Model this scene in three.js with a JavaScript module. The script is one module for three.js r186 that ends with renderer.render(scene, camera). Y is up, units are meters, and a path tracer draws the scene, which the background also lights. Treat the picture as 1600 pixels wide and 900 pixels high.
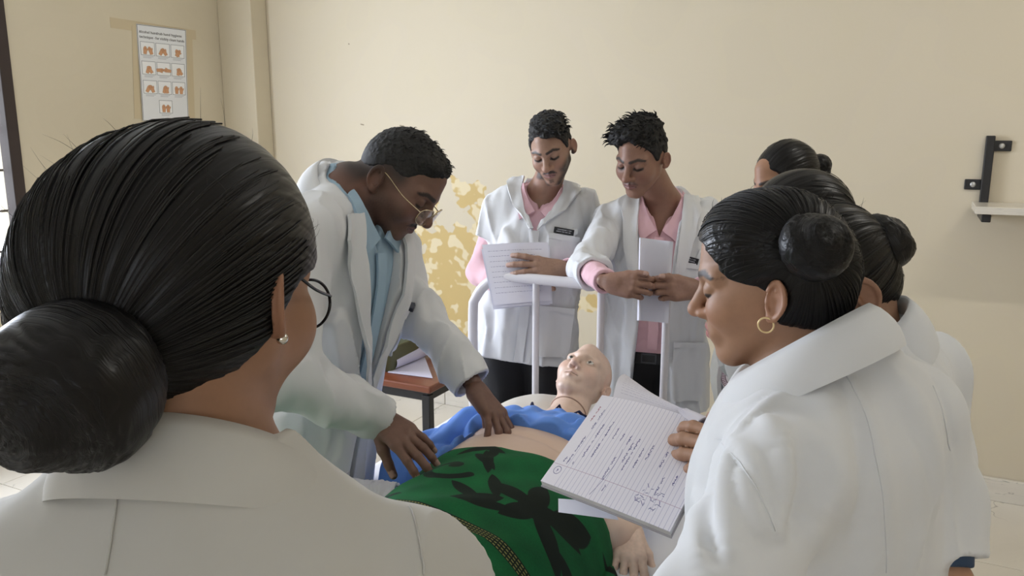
import * as THREE from 'three';
import { RoundedBoxGeometry } from 'three/addons/geometries/RoundedBoxGeometry.js';
import { mergeGeometries } from 'three/addons/utils/BufferGeometryUtils.js';
import { ImprovedNoise } from 'three/addons/math/ImprovedNoise.js';
import { RectAreaLightUniformsLib } from 'three/addons/lights/RectAreaLightUniformsLib.js';

// ---------------------------------------------------------------- camera, sky, lights, exposure
const D2R = Math.PI / 180, YAW = 26.7 * D2R, PITCH = 11.1 * D2R, EYE = 1.54, FOCAL = 1250;
const scene = new THREE.Scene();
const camera = new THREE.PerspectiveCamera(2 * Math.atan(450 / FOCAL) / D2R, 16 / 9, 0.05, 60);
camera.rotation.order = 'YXZ'; camera.rotation.set(-PITCH, YAW, 0); camera.position.set(0, EYE, 0);
scene.background = new THREE.Color(3.4, 3.6, 3.9);
const renderer = new THREE.WebGLRenderer();
renderer.toneMapping = THREE.LinearToneMapping;
renderer.toneMappingExposure = 1.05;
renderer.shadowMap.enabled = true;
RectAreaLightUniformsLib.init();
// daylight coming in through each window (same size as the opening, just inside the glass)
function windowLight(name, w, h, pos, to, intensity, color) {
  const l = new THREE.RectAreaLight(color, intensity, w, h);
  l.name = name; l.position.set(...pos); l.lookAt(...to); scene.add(l);
}
const DAY = new THREE.Color(0.87, 0.95, 1.1), LAMP = new THREE.Color(1.0, 0.96, 0.88);
windowLight('window_daylight', 1.5, 1.45, [-3.74, 1.55, -1.6], [0, 1.45, -1.6], 11.5, DAY);
windowLight('window_daylight', 1.9, 1.45, [-3.74, 1.55, 1.95], [0, 1.45, 1.95], .5, DAY);
windowLight('window_daylight', 1.8, 1.3, [1.6, 1.6, 2.94], [1.6, 1.4, 0], .3, DAY);
windowLight('tube_light_glow', 1.2, 0.05, [1.15, 2.93, -2.35], [1.15, 0, -2.35], 75, LAMP);
windowLight('tube_light_glow', 1.2, 0.05, [-0.9, 2.93, 1.2], [-0.9, 0, 1.2], 4, LAMP);

// ---------------------------------------------------------------- helpers
const V = (x, y, z) => new THREE.Vector3(x, y, z);
const AWAY = V(-Math.sin(YAW), 0, -Math.cos(YAW)), RIGHT = V(Math.cos(YAW), 0, -Math.sin(YAW)), UP = V(0, 1, 0);
function at(px, py, d) {          // the point seen at that pixel, d metres into the picture
  const xc = (px - 800) / FOCAL, yc = (450 - py) / FOCAL, cp = Math.cos(PITCH), sp = Math.sin(PITCH);
  const f = cp + yc * sp, u = yc * cp - sp;
  return V(0, EYE, 0).addScaledVector(AWAY, f * d).addScaledVector(RIGHT, xc * d).addScaledVector(UP, u * d);
}
const noise = new ImprovedNoise();
const N3 = (x, y, z) => noise.noise(x + 31.7, y + 17.3, z + 5.1);
function rng(seed) { let s = seed >>> 0; return () => { s = (s + 0x6d2b79f5) | 0; let t = Math.imul(s ^ (s >>> 15), 1 | s); t = (t + Math.imul(t ^ (t >>> 7), 61 | t)) ^ t; return ((t ^ (t >>> 14)) >>> 0) / 4294967296; }; }
const names = {};
function numbered(n) { names[n] = (names[n] ?? -1) + 1; return names[n] ? n + '_' + String(names[n]).padStart(3, '0') : n; }
function tag(o, label, category, group, kind) { o.userData.label = label; if (category) o.userData.category = category; if (group) o.userData.group = group; if (kind) o.userData.kind = kind; return o; }
function thing(name, label, category, pos = [0, 0, 0], group) { const g = new THREE.Group(); g.name = numbered(name); g.position.set(...(pos.toArray ? pos.toArray() : pos)); scene.add(g); return tag(g, label, category, group); }
// a part: geometry given in world coordinates, hung under its thing
function part(name, geo, mat, parent, label) {
  if (!geo) return null;
  const g = Array.isArray(geo) ? join(geo) : geo;
  const m = new THREE.Mesh(g, mat); m.name = name; m.castShadow = m.receiveShadow = true;
  if (parent && parent !== scene) { let p = V(0, 0, 0); for (let q = parent; q && q !== scene; q = q.parent) p.add(q.position); g.translate(-p.x, -p.y, -p.z); }
  (parent ?? scene).add(m); if (label) m.userData.label = label; return m;
}
function struct(name, geo, mat) { const m = part(name, geo, mat, scene); m.userData.kind = 'structure'; return m; }
function join(list) {
  const norm = list.map((g) => { const h = g.index ? g.toNonIndexed() : g; for (const k of Object.keys(h.attributes)) if (!['position', 'normal'].includes(k) && !list.every((q) => q.attributes[k])) h.deleteAttribute(k); return h; });
  return norm.length > 1 ? mergeGeometries(norm) : norm[0];
}
const joinAll = (list) => { // keeps index
  return mergeGeometries(list.map((g) => { for (const k of Object.keys(g.attributes)) if (!list.every((q) => q.attributes[k])) g.deleteAttribute(k); return g; })); };
function box(w, h, d, x, y, z, r = 0.004) { const g = r ? new RoundedBoxGeometry(w, h, d, 2, Math.min(r, w / 2.01, h / 2.01, d / 2.01)) : new THREE.BoxGeometry(w, h, d); g.translate(x, y, z); return g; }
function tube(pts, r, seg = 24, rad = 8, closed = false, tension = 0.5) { const c = new THREE.CatmullRomCurve3(pts, closed, 'catmullrom', tension); return new THREE.TubeGeometry(c, seg, r, rad, closed); }
function rod(a, b, r, rad = 14) { const l = a.distanceTo(b), g = new THREE.CylinderGeometry(r, r, l, rad, 1); g.applyQuaternion(new THREE.Quaternion().setFromUnitVectors(UP, b.clone().sub(a).normalize())); const m = a.clone().add(b).multiplyScalar(.5); g.translate(m.x, m.y, m.z); return g; }
const std = (color, roughness = 0.8, o = {}) => new THREE.MeshStandardMaterial({ color, roughness, ...o });
const phys = (color, roughness = 0.8, o = {}) => new THREE.MeshPhysicalMaterial({ color, roughness, ...o });
const lin = (r, g, b) => new THREE.Color().setRGB(r, g, b);
const srgb = (r, g, b) => { const c = new THREE.Color().setRGB(r / 255, g / 255, b / 255, THREE.SRGBColorSpace); return [c.r, c.g, c.b]; };
function canvasTex(w, h, draw, color = true) { const c = document.createElement('canvas'); c.width = w; c.height = h; draw(c.getContext('2d'), w, h); const t = new THREE.CanvasTexture(c); if (color) t.colorSpace = THREE.SRGBColorSpace; t.wrapS = t.wrapT = THREE.RepeatWrapping; t.anisotropy = 8; return t; }
function dataTex(w, h, f, color = false) { const d = new Uint8Array(w * h * 4); for (let y = 0; y < h; y++) for (let x = 0; x < w; x++) { const c = f(x / w, y / h), o = (y * w + x) * 4; if (typeof c === 'number') d[o] = d[o + 1] = d[o + 2] = Math.max(0, Math.min(255, c * 255)); else for (let i = 0; i < 3; i++) d[o + i] = Math.max(0, Math.min(255, c[i])); d[o + 3] = 255; } const t = new THREE.DataTexture(d, w, h); t.magFilter = THREE.LinearFilter; t.minFilter = THREE.LinearFilter; t.wrapS = t.wrapT = THREE.RepeatWrapping; if (color) t.colorSpace = THREE.SRGBColorSpace; t.needsUpdate = true; return t; }
const clamp = (x, a, b) => (x < a ? a : x > b ? b : x), mix = (a, b, t) => a + (b - a) * t, step = (a, b, x) => { const t = clamp((x - a) / (b - a), 0, 1); return t * t * (3 - 2 * t); };
const mixc = (a, b, t) => [mix(a[0], b[0], t), mix(a[1], b[1], t), mix(a[2], b[2], t)];
function table(rows) { // piecewise smooth lookup: rows [x, v1, v2 ...] sorted by x
  const n = rows[0].length - 1, o = new Float64Array(n);
  return (x) => { let i = 0; while (i < rows.length - 2 && x > rows[i + 1][0]) i++; const a = rows[i], b = rows[i + 1]; let t = clamp((x - a[0]) / (b[0] - a[0]), 0, 1); const p = rows[Math.max(0, i - 1)], q = rows[Math.min(rows.length - 1, i + 2)], h = b[0] - a[0];
    for (let k = 0; k < n; k++) { const m0 = i > 0 ? (b[k + 1] - p[k + 1]) / (b[0] - p[0]) * h : b[k + 1] - a[k + 1], m1 = i < rows.length - 2 ? (q[k + 1] - a[k + 1]) / (q[0] - a[0]) * h : b[k + 1] - a[k + 1], t2 = t * t, t3 = t2 * t;
      o[k] = (2 * t3 - 3 * t2 + 1) * a[k + 1] + (t3 - 2 * t2 + t) * m0 + (-2 * t3 + 3 * t2) * b[k + 1] + (t3 - t2) * m1; } return o; };
}
class Frame {
  constructor(o, z, y, forY = false) { this.o = o.clone(); if (forY) { this.Y = y.clone().normalize(); this.X = V(0, 0, 0).crossVectors(this.Y, z).normalize(); this.Z = V(0, 0, 0).crossVectors(this.X, this.Y); } else { this.Z = z.clone().normalize(); this.X = V(0, 0, 0).crossVectors(y, this.Z).normalize(); this.Y = V(0, 0, 0).crossVectors(this.Z, this.X); } }
  p(x, y, z) { return this.o.clone().addScaledVector(this.X, x).addScaledVector(this.Y, y).addScaledVector(this.Z, z); }
  d(x, y, z) { return V(0, 0, 0).addScaledVector(this.X, x).addScaledVector(this.Y, y).addScaledVector(this.Z, z); }
  l(v) { const q = v.clone().sub(this.o); return V(q.dot(this.X), q.dot(this.Y), q.dot(this.Z)); }
  wrap(f) { const { o, X, Y, Z } = this, ox = o.x, oy = o.y, oz = o.z, a = X.x, b = X.y, c = X.z, d = Y.x, e = Y.y, g = Y.z, h = Z.x, i = Z.y, j = Z.z; return (x, y, z) => { x -= ox; y -= oy; z -= oz; return f(x * a + y * b + z * c, x * d + y * e + z * g, x * h + y * i + z * j); }; }
  matrix() { return new THREE.Matrix4().makeBasis(this.X, this.Y, this.Z).setPosition(this.o); }
}
// direction by azimuth (0 = towards the camera, + = to the picture's right) and elevation, in degrees
function aim(az, el = 0) { const a = az * D2R, e = el * D2R; return V(0, Math.sin(e), 0).addScaledVector(AWAY, -Math.cos(a) * Math.cos(e)).addScaledVector(RIGHT, Math.sin(a) * Math.cos(e)); }

// ---------------------------------------------------------------- distance fields and their meshing
const smin = (a, b, k) => { const h = k - Math.abs(a - b); return h > 0 ? Math.min(a, b) - h * h / (4 * k) : Math.min(a, b); };
const smax = (a, b, k) => { const h = k - Math.abs(a - b); return h > 0 ? Math.max(a, b) + h * h / (4 * k) : Math.max(a, b); };
function cone(a, b, ra, rb) { const ax = a.x, ay = a.y, az = a.z, bx = b.x - ax, by = b.y - ay, bz = b.z - az, i = 1 / (bx * bx + by * by + bz * bz + 1e-12), dr = rb - ra; return (x, y, z) => { x -= ax; y -= ay; z -= az; let t = (x * bx + y * by + z * bz) * i; t = t < 0 ? 0 : t > 1 ? 1 : t; x -= bx * t; y -= by * t; z -= bz * t; return Math.sqrt(x * x + y * y + z * z) - ra - dr * t; }; }
function ell(cx, cy, cz, rx, ry, rz) { const ix = 1 / rx, iy = 1 / ry, iz = 1 / rz; return (x, y, z) => { x = (x - cx) * ix; y = (y - cy) * iy; z = (z - cz) * iz; const k = Math.sqrt(x * x + y * y + z * z); if (k < 1e-6) return -Math.min(rx, ry, rz); x *= ix; y *= iy; z *= iz; return k * (k - 1) / Math.sqrt(x * x + y * y + z * z); }; }
const blend = (fs, k) => (x, y, z) => { let d = fs[0](x, y, z); for (let i = 1; i < fs.length; i++) d = smin(d, fs[i](x, y, z), k); return d; };
const V3 = (x, y, z) => ({ x, y, z });
function net(f, lo, hi, c, { color, uv, wrap } = {}) {
  lo = lo.toArray ? lo.toArray() : lo; hi = hi.toArray ? hi.toArray() : hi;
  const B = 8, [nx, ny, nz] = [0, 1, 2].map((i) => Math.ceil((hi[i] - lo[i]) / c / B) * B), sy = nx, sz = nx * ny, F = new Float32Array(nx * ny * nz), id = new Int32Array(nx * ny * nz).fill(-1), act = [], R = 0.866 * B * c * 1.6;
  for (let bz = 0; bz < nz; bz += B) for (let by = 0; by < ny; by += B) for (let bx = 0; bx < nx; bx += B) {
    const d = f(lo[0] + (bx + B / 2) * c, lo[1] + (by + B / 2) * c, lo[2] + (bz + B / 2) * c), far = Math.abs(d) > R;
    if (!far) act.push([bx, by, bz]);
    for (let k = bz; k < bz + B; k++) for (let j = by; j < by + B; j++) for (let i = bx, p = bx + j * sy + k * sz; i < bx + B; i++, p++) F[p] = far ? d : f(lo[0] + i * c, lo[1] + j * c, lo[2] + k * c);
  }
  const P = [], Nn = [], C = [], U = [], I = [], off = [0, 1, sy, sy + 1, sz, sz + 1, sz + sy, sz + sy + 1], e = c * 0.4;
  const grad = (x, y, z) => { const a = f(x + e, y - e, z - e), b = f(x - e, y - e, z + e), d = f(x - e, y + e, z - e), g = f(x + e, y + e, z + e); return [a - b - d + g, -a - b + d + g, -a + b - d + g]; };
  for (const [bx, by, bz] of act) for (let k = bz; k < Math.min(bz + B, nz - 1); k++) for (let j = by; j < Math.min(by + B, ny - 1); j++) for (let i = bx; i < Math.min(bx + B, nx - 1); i++) {
    const p = i + j * sy + k * sz; let m = 0; for (let q = 0; q < 8; q++) if (F[p + off[q]] < 0) m |= 1 << q;
    if (m === 0 || m === 255) continue;
    let X = 0, Y = 0, Z = 0, n = 0;
    for (let q = 0; q < 8; q++) for (let ax = 1; ax < 8; ax <<= 1) if (!(q & ax)) { const r = q | ax; if (((m >> q) ^ (m >> r)) & 1) { const a = F[p + off[q]], b = F[p + off[r]], t = a / (a - b); X += (q & 1) + (ax === 1 ? t : 0); Y += ((q >> 1) & 1) + (ax === 2 ? t : 0); Z += (q >> 2) + (ax === 4 ? t : 0); n++; } }
    let x = lo[0] + (i + X / n) * c, y = lo[1] + (j + Y / n) * c, z = lo[2] + (k + Z / n) * c, g;
    for (let s = 0; s < 2; s++) { g = grad(x, y, z); const d = f(x, y, z), l = Math.hypot(...g) || 1, h = clamp(d * 4 * e / l, -c * .6, c * .6) / l; x -= g[0] * h; y -= g[1] * h; z -= g[2] * h; }
    g = grad(x, y, z); const l = Math.hypot(...g) || 1; g = [g[0] / l, g[1] / l, g[2] / l];
    id[p] = P.length / 3; P.push(x, y, z); Nn.push(...g); if (color) C.push(...color(x, y, z, g)); if (uv) U.push(...uv(x, y, z, g));
  }
  const st = [1, sy, sz];
  for (const [bx, by, bz] of act) for (let k = Math.max(1, bz); k < Math.min(bz + B, nz - 1); k++) for (let j = Math.max(1, by); j < Math.min(by + B, ny - 1); j++) for (let i = Math.max(1, bx); i < Math.min(bx + B, nx - 1); i++) {
    const p = i + j * sy + k * sz, s = F[p] < 0;
    for (let a = 0; a < 3; a++) if (s !== F[p + st[a]] < 0) { const u = st[(a + 1) % 3], v = st[(a + 2) % 3], q = [id[p], id[p - u], id[p - u - v], id[p - v]]; if (q.some((w) => w < 0)) continue; if (s) I.push(q[0], q[1], q[2], q[0], q[2], q[3]); else I.push(q[0], q[2], q[1], q[0], q[3], q[2]); }
  }
  if (uv && wrap) for (let t = 0; t < I.length; t += 3) { const us = [0, 1, 2].map((q) => U[I[t + q] * 2]), mx = Math.max(...us); if (mx - Math.min(...us) > wrap / 2) for (let q = 0; q < 3; q++) if (us[q] < mx - wrap / 2) { const o = I[t + q]; I[t + q] = P.length / 3; P.push(P[o * 3], P[o * 3 + 1], P[o * 3 + 2]); Nn.push(Nn[o * 3], Nn[o * 3 + 1], Nn[o * 3 + 2]); if (color) C.push(C[o * 3], C[o * 3 + 1], C[o * 3 + 2]); U.push(U[o * 2] + wrap, U[o * 2 + 1]); } }
  const g = new THREE.BufferGeometry();
  g.setAttribute('position', new THREE.Float32BufferAttribute(P, 3)); g.setAttribute('normal', new THREE.Float32BufferAttribute(Nn, 3));
  if (color) g.setAttribute('color', new THREE.Float32BufferAttribute(C, 3)); if (uv) g.setAttribute('uv', new THREE.Float32BufferAttribute(U, 2)); g.setIndex(I); return g;
}
function bounds(pts, pad) { const lo = V(1e9, 1e9, 1e9), hi = V(-1e9, -1e9, -1e9); for (const p of pts) { lo.min(p); hi.max(p); } return [lo.subScalar(pad), hi.addScalar(pad)]; }
// a parametric sheet with thickness: f(s, t) -> point, s and t in 0..1; uv in the same square
function sheet(f, ns, nt, thick = 0.003, uvs = [1, 1]) {
  const P = [], U = [], I = [], g = [], W = ns + 1, n = W * (nt + 1);
  for (let j = 0; j <= nt; j++) for (let i = 0; i <= ns; i++) g.push(f(i / ns, j / nt));
  const nrm = g.map((p, q) => { const i = q % W, j = (q - i) / W, a = g[j * W + Math.min(ns, i + 1)].clone().sub(g[j * W + Math.max(0, i - 1)]), b = g[Math.min(nt, j + 1) * W + i].clone().sub(g[Math.max(0, j - 1) * W + i]); return a.cross(b).normalize(); });
  for (let s = 0; s < 2; s++) g.forEach((p, q) => { const i = q % W, j = (q - i) / W; P.push(p.x - s * thick * nrm[q].x, p.y - s * thick * nrm[q].y, p.z - s * thick * nrm[q].z); U.push(i / ns * uvs[0], j / nt * uvs[1]); });
  for (let j = 0; j < nt; j++) for (let i = 0; i < ns; i++) { const a = j * W + i, b = a + 1, c = a + W, d = c + 1; I.push(a, b, d, a, d, c, n + a, n + d, n + b, n + a, n + c, n + d); }
  const side = (a, b) => { const o = P.length / 3; for (const q of [a, b, n + b, n + a]) { P.push(P[q * 3], P[q * 3 + 1], P[q * 3 + 2]); U.push(U[q * 2], U[q * 2 + 1]); } I.push(o, o + 2, o + 1, o, o + 3, o + 2); };
  for (let i = 0; i < ns; i++) { side(i, i + 1); side(nt * W + i + 1, nt * W + i); } for (let j = 0; j < nt; j++) { side((j + 1) * W, j * W); side(j * W + ns, (j + 1) * W + ns); }
  const o = new THREE.BufferGeometry(); o.setAttribute('position', new THREE.Float32BufferAttribute(P, 3)); o.setAttribute('uv', new THREE.Float32BufferAttribute(U, 2)); o.setIndex(I); o.computeVertexNormals(); return o;
}
// the point of surface f seen from the front of frame F at (u, v)
function drop(f, F, u, v, off = 0, start = 0.4, dir = -1) { let z = start, best = 9, bz = z; for (let i = 0; i < 90; i++) { const p = F.p(u, v, z), d = f(p.x, p.y, p.z) - off; if (d < best) { best = d; bz = z; } if (d < 0.0005) break; z += dir * Math.max(d * 0.8, 0.0006); if (Math.abs(z) > 0.7) break; } return F.p(u, v, bz); }
// cloth patch lying on surface f: rows of [uLeft, vLeft, uRight, vRight] in the frame
function patch(f, F, rows, { thick = 0.004, ns = 8, nt = 5, off = 0.001, lift, start = 0.4, dir = -1 } = {}) {
  const m = rows.length - 1;
  return sheet((s, t) => { const k = Math.min(m - 1, Math.floor(t * m)), w = t * m - k, a = rows[k], b = rows[k + 1], L = [mix(a[0], b[0], w), mix(a[1], b[1], w)], R = [mix(a[2], b[2], w), mix(a[3], b[3], w)]; return drop(f, F, mix(L[0], R[0], s), mix(L[1], R[1], s), off + thick + (lift ? lift(s, t) : 0), start, dir); }, ns, nt * m, thick + off + .002);
}
// ---------------------------------------------------------------- the room
const ZB = -3.76, XL = -3.77, XR = 3.1, ZF = 3.0, H = 3.0;
const speck = dataTex(256, 256, (u, v) => { let s = 0; for (let o = 0, f = 8, a = .5; o < 4; o++, f *= 2, a *= .5) s += a * N3(u * f, v * f, o * 9); return .5 + s * .5; });
const wallMat = (map) => std(map ? 0xffffff : lin(.78, .66, .44), 0.75, { map, bumpMap: speck, bumpScale: .0012 });
const WALL = [214, 203, 180];
function wallUV(g, w, h, ax) { const p = g.attributes.position, u = g.attributes.uv; for (let i = 0; i < p.count; i++) u.setXY(i, (ax === 'x' ? p.getX(i) - XL : p.getZ(i) - ZB) / w, p.getY(i) / h); return g; }
// back wall paint: faint roller clouds, small nicks, and the peeled ochre damp patch low beside the bed
const WB = XR - XL, backTex = canvasTex(2048, 1024, (c, w, h) => {
  const im = c.createImageData(w, h), X = (x) => XL + x / w * WB, Yv = (y) => (1 - y / h) * H;
  for (let y = 0; y < h; y++) for (let x = 0; x < w; x++) {
    const wx = X(x), wy = Yv(y), o = (y * w + x) * 4; let cl = N3(wx * .9, wy * .9, 2) * .5 + N3(wx * 3, wy * 3, 7) * .25, r = WALL[0] + cl * 5, g = WALL[1] + cl * 5, b = WALL[2] + cl * 8;
    const e = Math.hypot((wx + 2.0) / .52, (wy - .78) / .42), f = 1 - e + N3(wx * 5, wy * 5, 3) * .75 + N3(wx * 14, wy * 14, 5) * .38 + N3(wx * 40, wy * 40, 8) * .12;
    if (f > .0) { const k = step(0, .05, f), q = N3(wx * 11, wy * 13, 21) + .5 * N3(wx * 30, wy * 30, 4), pale = step(.12, .3, q); r = mix(r, mix(205, 230, pale), k * .85); g = mix(g, mix(176, 215, pale), k * .85); b = mix(b, mix(112, 176, pale), k * .85); }
    im.data[o] = r; im.data[o + 1] = g; im.data[o + 2] = b; im.data[o + 3] = 255;
  }
  c.putImageData(im, 0, 0);
  c.strokeStyle = 'rgba(90,75,50,.75)'; c.lineWidth = 1.6;
  for (const [px, py, l] of [[545, 68, 2], [566, 194, 7], [628, 196, 9], [850, 165, 0]]) { const q = at(px, py, 1), d = q.clone().sub(V(0, EYE, 0)), t = ZB / d.z, cx = (d.x * t - XL) / WB * w, cy = (1 - (EYE + d.y * t) / H) * h; if (l) { c.beginPath(); c.moveTo(cx - l / 2, cy); c.lineTo(cx + l / 2, cy + 1.5); c.stroke(); } }
});
struct('wall_back', wallUV(box(WB + .4, H + .4, .2, (XL + XR) / 2, H / 2, ZB - .1, 0), WB, H, 'x'), wallMat(backTex));
const plainTex = dataTex(512, 512, (u, v) => { const cl = N3(u * 6, v * 6, 2) * 6; return [WALL[0] - 1 + cl, WALL[1] - 1 + cl, WALL[2] - 2 + cl]; }, true);
const plain = wallMat(plainTex);
// left wall with two window openings
const SILL = 0.78, HEAD = 2.32, WIN = [[-2.36, -0.84], [1.0, 2.9]];
{
  const g = [box(.2, SILL, ZF - ZB, XL - .1, SILL / 2, (ZF + ZB) / 2, 0), box(.2, H - HEAD, ZF - ZB, XL - .1, (H + HEAD) / 2, (ZF + ZB) / 2, 0)];
  for (const [a, b] of [[ZB, WIN[0][0]], [WIN[0][1], WIN[1][0]], [WIN[1][1], ZF]]) g.push(box(.2, HEAD - SILL, b - a, XL - .1, (HEAD + SILL) / 2, (a + b) / 2, 0));
  struct('wall_left', g.map((q) => wallUV(q, 3, 3, 'z')), plain);
}
struct('wall_right', wallUV(box(.2, H, ZF - ZB, XR + .1, H / 2, (ZF + ZB) / 2, 0), 3, 3, 'z'), plain);
struct('wall_front', [[XL, .65, 0, H], [2.55, XR, 0, H], [.65, 2.55, 0, .9], [.65, 2.55, 2.3, H]].map(([a, b, c, d]) => wallUV(box(b - a, d - c, .2, (a + b) / 2, (c + d) / 2, ZF + .1, 0), 3, 3, 'x')), plain);
struct('ceiling', box(WB + .4, .2, ZF - ZB + .4, (XL + XR) / 2, H + .1, (ZB + ZF) / 2, 0), std(lin(.8, .78, .72), .9));
struct('pillar', wallUV(box(.26, H, .13, XL + .13, H / 2, ZB + .065, .008), 3, 3, 'x'), plain);
// windows: brown steel frame, bars, sash and panes
const brown = std(lin(.035, .022, .02), .5), glassM = phys(0xffffff, .02, { transmission: 1, thickness: 0 });
WIN.concat([null]).forEach((w, n) => {
  const g = new THREE.Group(); g.name = 'window_' + (n + 1); g.userData.kind = 'structure'; scene.add(g);
  const L = w ? w[1] - w[0] : 1.9, lo = w ? SILL : .9, hi = w ? HEAD : 2.3, hh = hi - lo; g.position.set(w ? XL : 1.6, lo, w ? (w[0] + w[1]) / 2 : ZF); if (!w) g.rotation.y = Math.PI / 2;
  const add = (name, geo, m) => { const q = new THREE.Mesh(geo, m); q.name = name; q.castShadow = q.receiveShadow = true; g.add(q); };
  const dx = w ? -.02 : -.02, fr = .055;
  add('window_frame', join([box(.07, hh, fr, dx, hh / 2, -L / 2 + fr / 2), box(.07, hh, fr, dx, hh / 2, L / 2 - fr / 2), box(.07, fr, L, dx, fr / 2, 0), box(.07, fr, L, dx, hh - fr / 2, 0)]), brown);
  for (const k of [-1, 1]) add('mullion', box(.06, hh - .1, .04, dx, hh / 2, k * L / 6), brown);
  for (let k = 1; k < 8; k++) add('window_bar', rod(V(-.12, hh * k / 8, -L / 2), V(-.12, hh * k / 8, L / 2), .006, 8), brown);
  for (let k = -1; k <= 1; k++) add('pane', box(.005, hh - .1, L / 3 - .05, dx, hh / 2, k * L / 3, 0), glassM);
});
// floor: marbled tiles with grout joints
const marble = [0, 1, 2, 3].map((s) => dataTex(256, 256, (u, v) => { const q = Math.abs(N3(u * 2.2 + s * 5, v * 2.2, s) + .5 * N3(u * 6, v * 6 + s, 3) + .25 * N3(u * 14, v * 14, s)), vein = (1 - step(0, .03, q)) * step(.05, .5, N3(u * 2 + 3, v * 2, s + 4) + .12), cl = N3(u * 3, v * 3, s + 9) * 8; return [222 + cl - vein * 62, 216 + cl - vein * 60, 205 + cl - vein * 58]; }, true));
const tileM = marble.map((map) => std(0xffffff, .22, { map })), tileG = [0, 1].map((k) => { const g = box(.597, .012, .597, 0, 0, 0, .0015); const p = g.attributes.position, u = g.attributes.uv; for (let i = 0; i < p.count; i++) u.setXY(i, (p.getX(i) * (k ? -1 : 1) + .3) / .6, (p.getZ(i) + .3) / .6); return g; });
const floor = struct('floor', box(WB + .4, .2, ZF - ZB + .4, (XL + XR) / 2, -.108, (ZB + ZF) / 2, 0), std(lin(.36, .34, .3), .9));
{ const r = rng(4); for (let i = 0; i < 12; i++) for (let j = 0; j < 12; j++) { const x = XR - .32 - i * .6, z = ZB + .31 + j * .6; if (x < XL - .28 || z > ZF + .2) continue; const m = new THREE.Mesh(tileG[r() * 2 | 0], tileM[r() * 4 | 0]); m.name = 'tile'; m.receiveShadow = true; m.position.set(x - floor.position.x, -.006, z); floor.add(m); } }
// skirting of the same marble, one tile after another
const skirt = struct('baseboard_back', box(WB, .095, .006, (XL + XR) / 2, .0475, ZB + .003, 0), std(lin(.4, .37, .32), .9));
for (let i = 0; i < 11; i++) { const w = .597, x = XR - .31 - i * .6; if (x < XL + .3) continue; const g = box(w, .1, .02, x, .05, ZB + .013, .003); part('tile', g, tileM[i % 4], skirt); }
const skirtL = struct('baseboard_left', box(.006, .095, ZF - ZB - .2, XL + .003, .0475, .1, 0), std(lin(.4, .37, .32), .9));
for (let i = 0; i < 10; i++) part('tile', box(.02, .1, .597, XL + .013, .05, ZB + .5 + i * .6, .003), tileM[i % 4], skirtL);
// ceiling tube lights
for (const [x, z, lab] of [[1.15, -2.35, 'white tube light batten on the ceiling above the wall shelf'], [-.9, 1.2, 'white tube light batten on the ceiling behind the camera']]) {
  const t = thing('tube_light', lab, 'light', [x, H, z]);
  part('batten', box(1.25, .04, .06, x, H - .02, z), std(lin(.7, .7, .68), .5), t);
  part('tube', rod(V(x - .58, H - .052, z), V(x + .58, H - .052, z), .012), std(lin(1, .97, .9), .5, { emissive: lin(1, .96, .88), emissiveIntensity: 3 }), t);
  for (const s of [-1, 1]) part('end_cap', box(.03, .05, .035, x + s * .595, H - .05, z), std(lin(.7, .7, .68), .5), t);
}
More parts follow.
